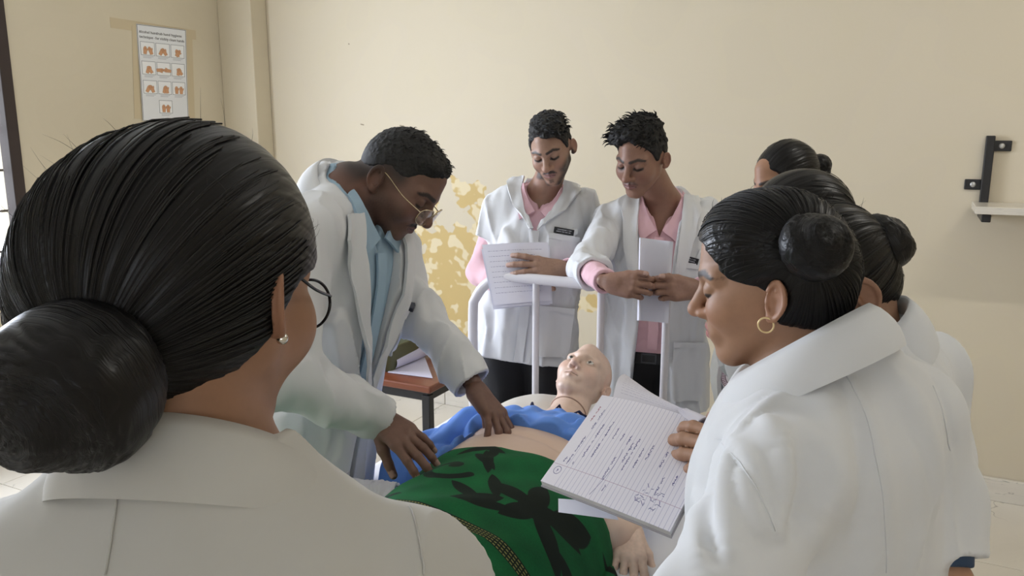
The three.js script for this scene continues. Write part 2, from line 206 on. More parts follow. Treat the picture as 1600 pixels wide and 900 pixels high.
// ---------------------------------------------------------------- poster taped to the left wall
function onPlane(px, py, axis, val) { const d = at(px, py, 1).sub(V(0, EYE, 0)), t = axis === 'x' ? val / d.x : axis === 'z' ? val / d.z : (val - EYE) / d.y; return V(0, EYE, 0).addScaledVector(d, t); }
{
  const a = onPlane(212, 37, 'x', XL), b = onPlane(289, 47, 'x', XL), c = onPlane(294, 190, 'x', XL), d = onPlane(222, 189, 'x', XL);
  const hand = (g, x, y, s, rot) => { g.save(); g.translate(x, y); g.rotate(rot); g.scale(s, s); g.fillStyle = '#cf9a72'; g.strokeStyle = '#8d5f3f'; g.lineWidth = 1; g.beginPath(); g.moveTo(-9, 26); g.lineTo(-11, 0); g.quadraticCurveTo(-12, -16, -7, -16); g.quadraticCurveTo(-5, -26, -1, -20); g.quadraticCurveTo(2, -27, 5, -18); g.quadraticCurveTo(9, -20, 9, -8); g.lineTo(16, -12); g.quadraticCurveTo(20, -8, 11, 6); g.lineTo(9, 26); g.closePath(); g.fill(); g.stroke(); for (const k of [-4, 1, 5]) { g.beginPath(); g.moveTo(k, -14); g.lineTo(k, -2); g.stroke(); } g.restore(); };
  const tex = canvasTex(512, 1024, (g, w, h) => {
    g.fillStyle = '#e6e8ec'; g.fillRect(0, 0, w, h); g.strokeStyle = '#555'; g.lineWidth = 5; g.strokeRect(6, 6, w - 12, h - 12);
    g.fillStyle = '#1c1c1c'; g.font = 'bold 35px sans-serif'; g.fillText('Alcohol handrub hand hygiene', 22, 90, 440); g.fillText('technique - for visibly clean hands', 22, 142, 468);
    const cell = (x, y, i) => { g.strokeStyle = '#70747c'; g.lineWidth = 4; g.strokeRect(x, y, 142, 138); g.fillStyle = '#f1f2f4'; g.fillRect(x + 2, y + 2, 138, 134);
      const two = [[-26, .1, 26, -.3], [-12, .5, 14, -.5], [-4, -.2, 8, .6], [-6, .4, 6, -.6], [-34, 1.5, 34, -1.5], [6, .2, 14, -.7], [-18, .5, 16, -.4], [0, .3, 18, -.2], [-26, 0, 26, 0], [-24, 0, 24, 0]][i];
      hand(g, x + 71 + two[0], y + 84, 1.7, two[1]); hand(g, x + 71 + two[2], y + 84, 1.7, two[3]);
      g.strokeStyle = '#8a8d94'; g.lineWidth = 3; for (let k = 0; k < 2; k++) { g.beginPath(); g.moveTo(x + 18, y + 152 + k * 13); g.lineTo(x + 124 - k * 20, y + 152 + k * 13); g.stroke(); } };
    for (let i = 0; i < 9; i++) cell(28 + (i % 3) * 157, 180 + Math.floor(i / 3) * 204, i); cell(185, 796, 9);
  });
  const o = thing('poster', 'white hand hygiene poster with rows of hand drawings taped to the wall', 'poster', [XL, a.y, a.z]);
  const lift = (v, e) => V(XL + e, v.y, v.z), bil = (s, t, e) => lift(d.clone().lerp(c, s).lerp(a.clone().lerp(b, s), t), e + .002 * Math.sin(s * 3 + t * 5));
  part('sheet', sheet((s, t) => bil(s, t, .006), 12, 20, .001), std(0xffffff, .35, { map: tex }), o);
  const tapeM = std(lin(.6, .5, .33), .4), strip = (p, q, w, e) => { const dir = q.clone().sub(p).normalize(), n = V(1, 0, 0).cross(dir).multiplyScalar(w / 2); return sheet((s, t) => lift(p.clone().lerp(q, s).addScaledVector(n, t * 2 - 1), e), 6, 2, .0006); };
  const P = (x, y) => onPlane(x, y, 'x', XL);
  for (const [p, q, w, e] of [[P(172, 35), P(306, 55), .052, .0012], [P(212, 42), P(216, 186), .05, .002], [P(294, 50), P(299, 196), .05, .0028]].map((x) => x)) part('tape', strip(p, q, w, e), tapeM, o);
}
// ---------------------------------------------------------------- wall shelf on a black steel bracket
{
  const P = (x, y, z = ZB) => onPlane(x, y, 'z', z), top = P(1547, 212), bot = P(1537, 318), o = thing('wall_shelf', 'white stone wall shelf carried by a black steel bracket with screw tabs', 'shelf', [top.x, bot.y, ZB]);
  const bk = std(lin(.012, .011, .011), .45), x = (top.x + bot.x) / 2, sh = bot.y - .005;
  const br = part('bracket', [box(.032, top.y - sh + .03, .03, x, (top.y + sh - .03) / 2, ZB + .015), box(.032, .03, .24, x, sh - .033, ZB + .12)], bk, o);
  const steel = std(lin(.55, .55, .53), .35, { metalness: .6 });
  for (const [px, py] of [[1565, 228], [1520, 288]]) { const q = P(px, py); part('tab', box(.085, .042, .008, q.x + (px > 1545 ? -.008 : .012), q.y, ZB + .006), bk, br); const s = new THREE.SphereGeometry(.011, 12, 8); s.scale(1, 1, .5); s.translate(q.x, q.y, ZB + .011); part('screw', s, steel, br); }
  part('slab', box(1.35, .028, .26, x + .635, sh - .002, ZB + .131, .003), tileM[1], o);
  const x2 = x + 1.15; part('bracket', [box(.032, top.y - sh + .03, .03, x2, (top.y + sh - .03) / 2, ZB + .015), box(.032, .03, .24, x2, sh - .033, ZB + .12)], bk, o);
}
// ---------------------------------------------------------------- people: heads, hair, hands, garments
const W2 = (f, F) => F.wrap(f);
// a head in its own frame: eyes at y = 0, face towards +z, metres
function headField({ k = 1, jaw = 1, wide = 1, nose = 1, female = false, ear: earK = 1, cheeks = 0, open = false, lips = 1 } = {}) {
  const w = wide, sym = (f) => (x, y, z) => f(Math.abs(x), y, z);
  const base = [ell(0, .022, -.012, .073 * w, .09, .094), sym(cone(V3(.047 * w * jaw, -.048, .002), V3(.012 * jaw, -.097, .06), .02, .017)), ell(0, -.032, .03, .0555 * w, .074, .06), sym(ell(.0345 * w, -.028, .054, .028 + cheeks, .03 + cheeks, .03)), ell(0, -.098, .064, .02 * jaw, .016, .019), cone(V3(0, .02, .072), V3(0, .055, .062), .026, .03)];
  const soft = [sym(cone(V3(.012, .018, .082), V3(.044 * w, .02, .064), .0115, .011)), ell(0, -.064, .078, .03, .02, .016)];
  const nz = [cone(V3(0, .008, .088), V3(0, -.028, .105 + .004 * nose), .0085, .0105 * nose), ell(0, -.034, .106 + .004 * nose, .0125 * nose, .0105, .0125), sym(ell(.0125 * nose, -.037, .096, .0085 * nose, .008, .011))];
  const sock = sym(ell(.031 * w, .001, .098, .019, .0125, .02)), eye = sym(ell(.031 * w, -.001, .0745, .0135, .0125, .0135)), fold = sym(ell(.031 * w, .0035, .0735, .0155, .0115, .014));
  const lu = sym(cone(V3(0, -.0585, .0925), V3(.022, -.0635, .081), .0062 * lips, .003)), ll = sym(cone(V3(0, -.0705, .091), V3(.017, -.0665, .083), .0072 * lips, .0035));
  const cut = sym(cone(V3(0, -.0642, .1), V3(.023, -.0648, .088), open ? .0055 : .0014, .001)), nost = sym(ell(.0072, -.0445, .101, .0036, .004, .005));
  // ear, in its own tilt
  const ex = .0715 * w, ey = -.008, ez = -.014, ca = Math.cos(.2), sa = Math.sin(.2), cb = Math.cos(.42), sb = Math.sin(.42);
  const ear = (x, y, z) => { x = Math.abs(x) - ex; y -= ey; z -= ez; x *= 1.12 / earK; y *= 1.12 / earK; z *= 1.12 / earK; const y1 = y * ca + z * -sa, z1 = y * sa + z * ca, u = y1, o = x * cb + z1 * sb, b = -(z1 * cb - x * sb); // u up, b back, o out
    if (Math.abs(u) > .07 || Math.abs(b) > .06 || Math.abs(o) > .06) return Math.hypot(u, b, o) - .04;
    const bb = b - .012, e = Math.hypot(u / .031, bb / (.0185 - .004 * step(0, -.03, u))); let plate = Math.max((e - 1) * .017, Math.abs(o - .006 - .1 * bb) - .0028);
    const rim = Math.hypot((e - .93) * .018, o - .0115 - .12 * bb) - (b < -.004 && u < .012 ? .0012 : .0036), anti = Math.hypot((Math.hypot((u + .002) / .021, (bb - .001) / .0118) - 1) * .012, o - .0085) - (bb > -.004 ? .0026 : -.002);
    let d = smin(smin(plate, rim, .003), anti, .003); d = smax(d, -(Math.hypot((u + .005) / 1.25, bb + .003, (o - .0172)) - .0102), .003);
    d = smin(d, Math.hypot((u + .029) / 1.2, b - .004, o - .005) - .0078, .006); d = smin(d, Math.hypot((u + .004) / 1.3, b + .003, o - .008) - .0042, .004); d = smin(d, Math.hypot(u * .5, b - .002, o + .006) - .0095, .004); return d; };
  const f = (x, y, z) => {
    x /= k; y /= k; z /= k;
    let d = base[0](x, y, z); if (d > .12) return d * k; for (let i = 1; i < base.length; i++) d = smin(d, base[i](x, y, z), .022);
    d = smin(d, soft[0](x, y, z), .014); d = smin(d, soft[1](x, y, z), .014);
    d = smax(d, -sock(x, y, z), .012); let n = nz[0](x, y, z); n = smin(n, nz[1](x, y, z), .008); n = smin(n, nz[2](x, y, z), .006); d = smin(d, n, .009);
    d = smin(d, fold(x, y, z), .004); d = smin(d, eye(x, y, z), .0015);
    d = smin(d, lu(x, y, z), .0045); d = smin(d, ll(x, y, z), .0045); d = smax(d, -cut(x, y, z), .002); d = smax(d, -nost(x, y, z), .002);
    return smin(d, ear(x, y, z), .006) * k; };
  f.k = k; return f;
}
const seg2 = (x, y, ax, ay, bx, by) => { const dx = bx - ax, dy = by - ay, t = clamp(((x - ax) * dx + (y - ay) * dy) / (dx * dx + dy * dy), 0, 1); return Math.hypot(x - ax - dx * t, y - ay - dy * t); };
// skin, lips, brows, lashes, moustache and stubble by place on the head
function headColor({ skin, lip, dark = [.008, .006, .006], k = 1, stache = 0, beard = 0, brow = 1, lash = 1, lid = 1, wide = 1, eyes = null, buzz = 0, teeth = false }) {
  return (x, y, z) => {
    x /= k; y /= k; z /= k; const ax = Math.abs(x) / wide; let c = skin.slice(); const n = N3(x * 60, y * 60, z * 60) * .06 + N3(x * 220, y * 220, z * 220) * .05; c = c.map((v) => v * (1 + n));
    c = mixc(c, [skin[0] * 1.08, skin[1] * .86, skin[2] * .82], .5 * Math.exp(-(((ax - .04) / .018) ** 2 + ((y + .03) / .02) ** 2)) + .5 * Math.exp(-((x / .014) ** 2 + ((y + .034) / .012) ** 2)) + (Math.abs(x) > .072 && z < .02 ? .35 : 0));
    if (z > .045) {
      c = mixc(c, skin.map((v) => v * .72), .5 * Math.exp(-(((ax - .03) / .02) ** 2 + ((y + .008) / .014) ** 2)));
      const bl = Math.min(seg2(ax, y, .012, .0205, .034, .026), seg2(ax, y, .034, .026, .052, .0205)), bw = .006 - .05 * Math.max(0, ax - .03) * 1.6;
      c = mixc(c, dark, brow * .93 * (1 - step(bw * .5, bw * 1.15, bl + N3(x * 400, y * 400, z * 400) * .0012)));
      if (eyes) { const ex = ax - .031, ey = y + .0005, r = Math.hypot(ex / .0118, ey / (.0072 * Math.sqrt(Math.max(.05, 1 - (ex / .0125) ** 2)))); if (r < 1) { c = eyes.white; if (Math.hypot(ex, ey - .001) < .0052) c = eyes.iris; if (Math.hypot(ex, ey - .001) < .0024) c = [.01, .01, .01]; } if (Math.abs(r - 1.06) < .12 && ey > -.002) c = mixc(c, eyes.edge, .9); }
      else c = mixc(c, dark, lash * .92 * (1 - step(.0016 * lid, .004 * lid, Math.min(seg2(ax, y, .0195, -.0058, .03, -.0092), seg2(ax, y, .03, -.0092, .0435, -.0052)))));
      const lr = Math.hypot(x / .0245, (y + .0645) / .0125); if (lip) c = mixc(c, lip, .85 * (1 - step(.75, 1.02, lr)));
      if (teeth && Math.abs(y + .0643) < .006 && ax < .019) c = y > -.064 ? [.75, .72, .64] : [.12, .04, .035]; else c = mixc(c, dark, (lip ? .75 : .3) * (1 - step(.0006, .0018, Math.abs(y + .0645 + .25 * Math.max(0, ax - .014)))) * (1 - step(.02, .025, ax)));
      if (stache) c = mixc(c, dark, stache * (1 - step(.65, 1.1, Math.hypot(x / .03, (y + .0515 + ax * ax * 9) / .0068) + .25 * N3(x * 300, y * 300, z * 300))) * step(.001, .004, ax + .002));
    }
    if (beard) { const j = step(-.118, -.106, y) * step(-.028, -.06, y + Math.max(0, ax - .05) * -1.2) * step(-.01, .01, z + .012); const gap = 1 - (1 - step(.9, 1.25, Math.hypot(x / .03, (y + .06) / .02))); const ch = Math.max(step(.028, .052, ax + Math.max(0, -.075 - y) * .9), .6 * (1 - step(.006, .012, ax)) * (y < -.075 && y > -.096 ? 1 : 0)); c = mixc(c, dark, clamp(beard * j * gap * ch * (1 + .5 * N3(x * 320, y * 320, z * 320)), 0, .92)); }
    if (buzz) { c = mixc(c, dark, buzz * step(-.02, .03, y + (z < -.02 ? .055 : 0) * step(-.02, -.06, z)) * step(.045, .02, z)); }
    return c; };
}
const manLine = table([[-.12, -.055], [-.085, -.05], [-.05, -.03], [-.02, .018], [.0, .022], [.018, .0], [.032, .02], [.05, .052], [.075, .068], [.12, .075]]);
// short hair: a displaced cap over the skull down to the hair line, with blobs for volume
function manHair({ k = 1, wide = 1, lift = .012, blobs = [], rough = .004, freq = 60, line = manLine, side = .0035, seed = 0 }) {
  const cap = ell(0, .022, -.012, .073 * wide + side, .09 + lift, .094 + side * 1.4), bl = blobs.map((b) => ell(...b));
  return (x, y, z) => { x /= k; y /= k; z /= k; let d = cap(x, y, z); if (d > .06) return d * k; for (const b of bl) d = smin(d, b(x, y, z), .02); d += rough * (N3(x * freq, y * freq + seed, z * freq) + .6 * N3(x * freq * 2.3, y * freq * 2.3 + seed, z * freq * 2.3)) * step(-.02, .06, y); return smax(d, line(z)[0] - y + .004 * N3(x * 90, z * 90, seed), .005) * k; };
}
const womanLine = table([[-.11, -.2], [-.085, -.032], [-.06, -.024], [-.045, -.017], [-.028, -.012], [0, -.004], [.012, .01], [.025, .044], [.045, .056], [.062, .072], [.073, .084], [.09, .2], [.13, .3]]); // y -> how far forward the hair grows
function womanHair({ k = 1, wide = 1, lift = .011, blobs = [], rough = .0009, bun, seed = 0, earCut = 0, nape = -.2 }) {
  const cap = ell(0, .02, -.014, .073 * wide + lift, .09 + lift, .093 + lift), bl = blobs.map((b) => ell(...b)), low = ell(0, -.035, -.05, .055 * wide, .06, .05);
  return (x, y, z) => { x /= k; y /= k; z /= k; let d = smin(cap(x, y, z), low(x, y, z), .02); if (d > .06) return d * k; for (const b of bl) d = smin(d, b(x, y, z), .02); const a = bun ? Math.atan2(x - bun[0], y - bun[1]) : Math.atan2(x, y); d += rough * (N3(a * 14, seed, (z + x) * 4) + .7 * N3(a * 37, seed + 3, z * 7)); if (earCut) d = smax(d, -(Math.hypot((Math.abs(x) - .1) / .034, (y + .006) / .037, (z + .010) / .036) - 1) * .028 * earCut, .006); d = smax(d, nape - y + .25 * (z + .06), .012); return smax(d, z - womanLine(y)[0] + .003 * N3(x * 120, y * 120, seed), .006) * k; };
}
// hair cloth: combed streaks that run from the face to the bun
const streak = dataTex(512, 64, (u, v) => { let s = 0; for (const [f, a] of [[24, .5], [64, .35], [150, .3]]) s += a * N3(u * f, v * 1.4, f); return .5 + s * .55; });
streak.repeat.set(3, 1);
const hairM = phys(lin(.0045, .004, .0045), .42, { specularIntensity: .55, bumpMap: streak, bumpScale: .0009, roughnessMap: dataTex(512, 32, (u, v) => .62 + .3 * N3(u * 60, v * 2, 3)) });
hairM.roughnessMap.repeat.set(3, 1); hairM.roughness = .62;
const shortHairM = std(lin(.0045, .004, .004), .7, { });
const hairUV = (F, b) => (x, y, z) => { const l = F.l(V(x, y, z)), q = V(...b), ax = q.clone().normalize(), t = V(1, 0, 0), r = l.clone().sub(ax.clone().multiplyScalar(l.dot(ax))), s = V(0, 0, 0).crossVectors(ax, t); return [Math.atan2(r.dot(t), r.dot(s)) / (2 * Math.PI) + .5, l.dot(ax) * 4]; };
const strandM = std(lin(.006, .005, .005), .6);
function hairStrand(pts, r, seg = 8) { // tapered strand
  const c = new THREE.CatmullRomCurve3(pts), g = new THREE.TubeGeometry(c, seg, r, 4, false), p = g.attributes.position; for (let i = 0; i <= seg; i++) { const o = c.getPointAt(i / seg), s = 1 - .85 * (i / seg) ** 1.5; for (let j = 0; j <= 4; j++) { const q = i * 5 + j; p.setXYZ(q, o.x + (p.getX(q) - o.x) * s, o.y + (p.getY(q) - o.y) * s, o.z + (p.getZ(q) - o.z) * s); } } return g; }
// tufts of short hair that break the outline
function tufts(F, k, n, seed, { ymin = .03, len = .02, r = .0022, dir = [0, .4, .6], wide = 1, lift = .012, spread = .5, zr = [-.1, .1], surf } = {}) {
  const q = rng(seed), out = []; let guard = 0; while (out.length < n && guard++ < n * 40) { const a = q() * 6.283, e = Math.acos(q() * 2 - 1), nx = Math.sin(e) * Math.cos(a), ny = Math.cos(e), nz = Math.sin(e) * Math.sin(a); let x = nx * (.073 * wide), y = .022 + ny * (.088 + lift * .8), z = -.012 + nz * .094; if (y < ymin || z < zr[0] || z > zr[1] || (manLine(z)[0] > y - .01)) continue;
    if (surf) { let t = .1; for (let i = 0; i < 24; i++) { const d = surf(x * k, y * k, z * k) / k; x -= nx * d * .8; y -= ny * d * .8; z -= nz * d * .8; } }
    const l = len * (.5 + q()), d = V(dir[0] + nx * .5 + (q() - .5) * spread, dir[1] + ny * .5 + (q() - .5) * spread, dir[2] + nz * .5 + (q() - .5) * spread).normalize(), o = V(x - nx * .004, y - ny * .004, z - nz * .004), b = o.clone().addScaledVector(d, l * .5).add(V(nx, ny, nz).multiplyScalar(.003)), c = o.clone().addScaledVector(d, l).add(V(0, -l * .12, 0)); out.push(hairStrand([o, b, c].map((v) => F.p(v.x * k, v.y * k, v.z * k)), r * k, 5)); } return joinAll(out); }
// a hand: wrist w, palm direction y, back of the hand z; side = +1 when the thumb lies towards +x of the frame
function handField({ w, dir, back, side = 1, s = 1, curl = [[.25, .4, .3], [.25, .4, .3], [.3, .4, .3], [.35, .4, .3]], spread = [.12, .03, -.05, -.14], thumb = { a: .75, b: .25, c: .3, r: .35 } }) {
  const F = new Frame(w, back, dir, true), X = (x) => x * side;
  const base = [[.027, .086], [.008, .091], [-.011, .087], [-.028, .077]], len = [[.043, .026, .022], [.047, .029, .023], [.043, .027, .022], [.034, .021, .02]], rad = [.0098, .0102, .0096, .0084];
  const chains = [], nails = [], P = (x, y, z) => F.p(X(x) * s, y * s, z * s), palm = [];
  base.forEach(([x, y], i) => { palm.push(cone(P(x * .55, .008, 0), P(x, y, .001), .0155 * s, .0122 * s)); let p = V(x, y, .001), a = 0, sp = spread[i]; const pts = [p.clone()], d = V(0, 0, 0); for (let j = 0; j < 3; j++) { a += curl[i][j]; d.set(Math.sin(sp) * Math.cos(a), Math.cos(sp) * Math.cos(a), -Math.sin(a)); p = p.clone().addScaledVector(d, len[i][j]); pts.push(p); }
    const wpts = pts.map((v) => P(v.x, v.y, v.z)), r = rad[i] * s; chains.push(blend([cone(wpts[0], wpts[1], r * 1.08, r), cone(wpts[1], wpts[2], r * 1.03, r * .93), cone(wpts[2], wpts[3], r * .95, r * .8)], .003 * s));
    const up = V(-Math.sin(sp) * 0, Math.sin(a), Math.cos(a)), np = pts[3].clone().addScaledVector(d, -.003).addScaledVector(up, rad[i] * .72); nails.push([P(np.x, np.y, np.z), F.d(X(d.x), d.y, d.z), F.d(X(up.x), up.y, up.z), r]); });
  { const { a, b, c, r } = thumb, p0 = V(.016, .018, -.008), d0 = V(Math.sin(a) * Math.cos(r), Math.cos(a) * Math.cos(r), -Math.sin(r)), p1 = p0.clone().addScaledVector(d0, .047), d1 = V(Math.sin(a - b) * Math.cos(r + b * .5), Math.cos(a - b) * Math.cos(r + b * .5), -Math.sin(r + b * .5)), p2 = p1.clone().addScaledVector(d1, .034), d2 = V(Math.sin(a - b - c) * Math.cos(r + b), Math.cos(a - b - c) * Math.cos(r + b), -Math.sin(r + b)), p3 = p2.clone().addScaledVector(d2, .027), q = [p0, p1, p2, p3].map((v) => P(v.x, v.y, v.z)); palm.push(cone(q[0], q[1], .0165 * s, .0135 * s)); chains.push(blend([cone(q[1], q[2], .0122 * s, .0108 * s), cone(q[2], q[3], .0112 * s, .0092 * s)], .003 * s)); const up = V(.55, .1, .8); nails.push([P(p3.x + .004, p3.y, p3.z + .008), F.d(X(d2.x), d2.y, d2.z), F.d(X(up.x), up.y, up.z), .011 * s]); }
  palm.push(cone(P(.004, -.02, 0), P(.0, .03, -.002), .0205 * s, .021 * s)); palm.push(cone(P(-.02, .02, -.004), P(-.026, .065, -.003), .0145 * s, .0125 * s));
  const pf = blend(palm, .014 * s);
  const f = (x, y, z) => { let d = pf(x, y, z); if (d > .16) return d; let c = 1e9; for (const q of chains) c = Math.min(c, q(x, y, z)); return smin(d, c, .008 * s); };
  f.lo = V(-.085 * s, -.12 * s, -.085 * s).add(F.p(0, .085 * s, 0)); f.nails = nails; f.F = F; f.c = F.p(0, .085 * s, 0); f.s = s; return f;
}
function handMesh(f, skin, cell = .003, palmTone = 1.25) {
  const c = f.c, R = .125 * f.s, fr = f.F, ns = f.nails.map(([p, d, u, r]) => { const x = V(0, 0, 0).crossVectors(d, u).normalize(); return [p, d, x, r]; });
  return net(f, c.clone().subScalar(R), c.clone().addScalar(R), cell, { color: (x, y, z, n) => { const v = V(x, y, z), b = n[0] * fr.Z.x + n[1] * fr.Z.y + n[2] * fr.Z.z; let k = skin.map((q, i) => q * mix([palmTone, palmTone * 1.02, palmTone * 1.05][i], 1, step(-.7, .1, b)) * (1 + .12 * N3(x * 150, y * 150, z * 150))); for (const [p, d, sx, r] of ns) { const q = v.clone().sub(p); if (Math.abs(q.dot(d)) < r * .75 && Math.abs(q.dot(sx)) < r * .62 && q.length() < r * 1.05) k = [mix(skin[0], .62, .5), mix(skin[1], .42, .5), mix(skin[2], .36, .5)]; } return k; } });
}
// torso in its frame (origin at the pelvis, y up the spine, z forward): rows of [y, half width, half depth, z]
function torsoField(rows, p = 2.3) { const T = table(rows), y0 = rows[0][0], y1 = rows[rows.length - 1][0]; return (x, y, z) => { const r = T(clamp(y, y0, y1)), a = r[0], b = r[1], q = z - r[2], u = Math.abs(x) / a, w = Math.abs(q) / b, k = Math.pow(Math.pow(u, p) + Math.pow(w, p), 1 / p); const d = (k - 1) * (k < 1 ? Math.min(a, b) : mix(Math.min(a, b), Math.hypot(x, q) / k, .7)); const v = y < y0 ? y0 - y : y > y1 ? y - y1 : -1; return v > 0 ? Math.max(d, 0) * .8 + v : d * .85; }; }
const scaleRows = (rows, dw, dd) => rows.map(([y, a, b, z]) => [y, a + dw, b + dd, z]);
function creases(list) { return (x, y, z) => { let hi = 0, lo = 0; for (const [a, b, amp, w] of list) { const bx = b.x - a.x, by = b.y - a.y, bz = b.z - a.z, t = clamp(((x - a.x) * bx + (y - a.y) * by + (z - a.z) * bz) / (bx * bx + by * by + bz * bz), 0, 1), dx = x - a.x - bx * t, dy = y - a.y - by * t, dz = z - a.z - bz * t, q = (dx * dx + dy * dy + dz * dz) / (w * w); if (q < 9) { const v = amp * Math.exp(-q); if (v > 0) { if (v > hi) hi = v; } else if (v < lo) lo = v; } } return hi + lo; }; }
const drapes = (F, amp, fx = 12, fy = 3) => (x, y, z) => { const l = [x - F.o.x, y - F.o.y, z - F.o.z], u = l[0] * F.X.x + l[1] * F.X.y + l[2] * F.X.z, v = l[0] * F.Y.x + l[1] * F.Y.y + l[2] * F.Y.z, w = l[0] * F.Z.x + l[1] * F.Z.y + l[2] * F.Z.z; const b = 1 - 2.4 * Math.abs(N3(u * fx * .8 + v * 2.2 + 5, v * fy * 1.3, w * fx * .8)); return amp * (.8 * N3(u * fx + 3, v * fy, w * fx) - .55 * b * Math.abs(b) + .4 * N3(u * fx * 2.2, v * fy * 2.5 + 9, w * fx * 2.2)); };
const wrinkle = (f, disp, reach = .04) => (x, y, z) => { const d = f(x, y, z); return d > reach || d < -reach ? d : d + disp(x, y, z); };
const plane = (o, n) => (x, y, z) => (x - o.x) * n.x + (y - o.y) * n.y + (z - o.z) * n.z;
// one sleeve: shoulder, elbow, wrist; cut square and hollow at the cuff
function sleeve(s, e, w, rs, re, rw, { to = 1, k = .03, hollow = .035 } = {}) {
  if (to < 0) { const end = s.clone().lerp(e, 1 + to), n = e.clone().sub(s).normalize(), pl = plane(end, n), r = mix(rs, re, 1 + to), body = cone(s, end.clone().addScaledVector(n, .04), rs, r), hole = cone(end.clone().addScaledVector(n, -hollow), end.clone().addScaledVector(n, .1), r - .013, r - .010); return (x, y, z, dr = 0) => smax(smax(body(x, y, z) + dr, pl(x, y, z), .003), -(hole(x, y, z) + dr), .002); }
  const end = e.clone().lerp(w, to), n = w.clone().sub(e).normalize(), far = end.clone().addScaledVector(n, .05), r = mix(re, rw, to), body = blend([cone(s, e, rs, re), cone(e, far, re, r)], k), pl = plane(end, n), inA = end.clone().addScaledVector(n, -hollow), hole = cone(inA, far, r - .013, r - .011);
  return (x, y, z, dr = 0) => smax(smax(body(x, y, z) + dr, pl(x, y, z), .003), -(hole(x, y, z) + dr), .002);
}
const CLOTH = (c, r = .85) => phys(c, r, { sheen: .25, sheenRoughness: .6, sheenColor: lin(1, 1, 1) });
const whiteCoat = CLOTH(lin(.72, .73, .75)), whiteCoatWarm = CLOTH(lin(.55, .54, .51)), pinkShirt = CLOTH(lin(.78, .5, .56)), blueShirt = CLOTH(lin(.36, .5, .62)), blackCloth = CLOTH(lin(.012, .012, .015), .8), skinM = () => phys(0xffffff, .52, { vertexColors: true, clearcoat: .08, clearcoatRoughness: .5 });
const SKIN = skinM(), buttonM = std(lin(.62, .62, .64), .4), shoeM = std(lin(.015, .013, .012), .35);
// collar round the neck: frame at the neck base (y up the neck, z forward); angle 0 at the nape
function collarGeo(F, { a = .07, b = .075, stand = .035, fall = .05, out = .016, from = -150, to = 150, drop = .03, tilt = .25, point = .0, thick = .003, n = 40, flare = 0 }) {
  return sheet((s, t) => { const ph = mix(from, to, s) * D2R, c = Math.cos(ph), sn = Math.sin(ph), front = (1 - c) / 2, edge = Math.abs(s * 2 - 1), y0 = -drop * front * 2 + tilt * .0; // t 0: inner base, .35 fold, 1: outer edge
    const st = stand * (1 - .35 * front), fl = fall + point * Math.pow(edge, 3); let r, y; if (t < .4) { const q = t / .4; r = q * q * .002; y = q * st; } else { const q = (t - .4) / .6; r = .004 + (out + flare * front) * Math.sin(Math.min(1, q * 1.15) * 1.5); y = st + .003 * Math.sin(q * 3) - q * fl; }
    return F.p(sn * (a + r), y0 + y - front * st * .2, -c * (b + r)); }, n, 10, -thick);
}
function buttonAt(f, F, u, v, r = .0075) { const p = drop(f, F, u, v, .003), g = new THREE.CylinderGeometry(r, r * .9, .003, 16); g.rotateX(Math.PI / 2); g.applyMatrix4(new THREE.Matrix4().makeBasis(F.X, F.Y, F.Z)); g.translate(p.x, p.y, p.z); return g; }
function seamGeo(f, F, pts, r = .0011, n = 30, off = 0, dir = -1) { const c = new THREE.CatmullRomCurve3(pts.map(([u, v]) => V(u, v, 0))), q = []; for (let i = 0; i <= n; i++) { const p = c.getPointAt(i / n), w = drop(f, F, p.x, p.y, off, dir < 0 ? .4 : -.4, dir); if (Math.abs(f(w.x, w.y, w.z)) < .004) q.push(w); } return q.length > 4 ? tube(q, r, n, 5) : null; }
function legs(p, hipL, hipR, floorY, knee, mat, par, hem = .05) { // par.fwd // trousers and shoes, one child each
  const tr = [], sh = [];
  for (const [h, ft] of [[hipL, knee[0]], [hipR, knee[1]]]) { const kn = h.clone().lerp(ft, .48).add(par.fwd.clone().multiplyScalar(.02)), an = V(ft.x, .07, ft.z); tr.push(cone(h, kn, .086, .064), cone(kn, an, .068, .055)); const f = blend([cone(V(ft.x, .045, ft.z), V(ft.x + par.fwd.x * .1, .035, ft.z + par.fwd.z * .1), .042, .04), cone(V(ft.x + par.fwd.x * .1, .035, ft.z + par.fwd.z * .1), V(ft.x + par.fwd.x * .19, .028, ft.z + par.fwd.z * .19), .04, .027)], .02), fl = (x, y, z) => smax(f(x, y, z), .002 - y, .004); sh.push(net(fl, [ft.x - .3, -.02, ft.z - .3], [ft.x + .3, .14, ft.z + .3], .009)); }
  const pel = cone(hipL.clone().lerp(hipR, .12).add(V(0, .05, 0)), hipR.clone().lerp(hipL, .12).add(V(0, .05, 0)), .088, .088), f0 = blend([pel, ...tr], .03), f = wrinkle((x, y, z) => smax(f0(x, y, z), hem - y, .003), (x, y, z) => .006 * N3(x * 16, y * 7, z * 16)); const [lo, hi] = bounds([hipL, hipR, knee[0], knee[1]], .17);
  part('trousers', net(f, lo, hi, .013), mat, p); for (const g of sh) part('shoe', g, shoeM, p); return f;
}

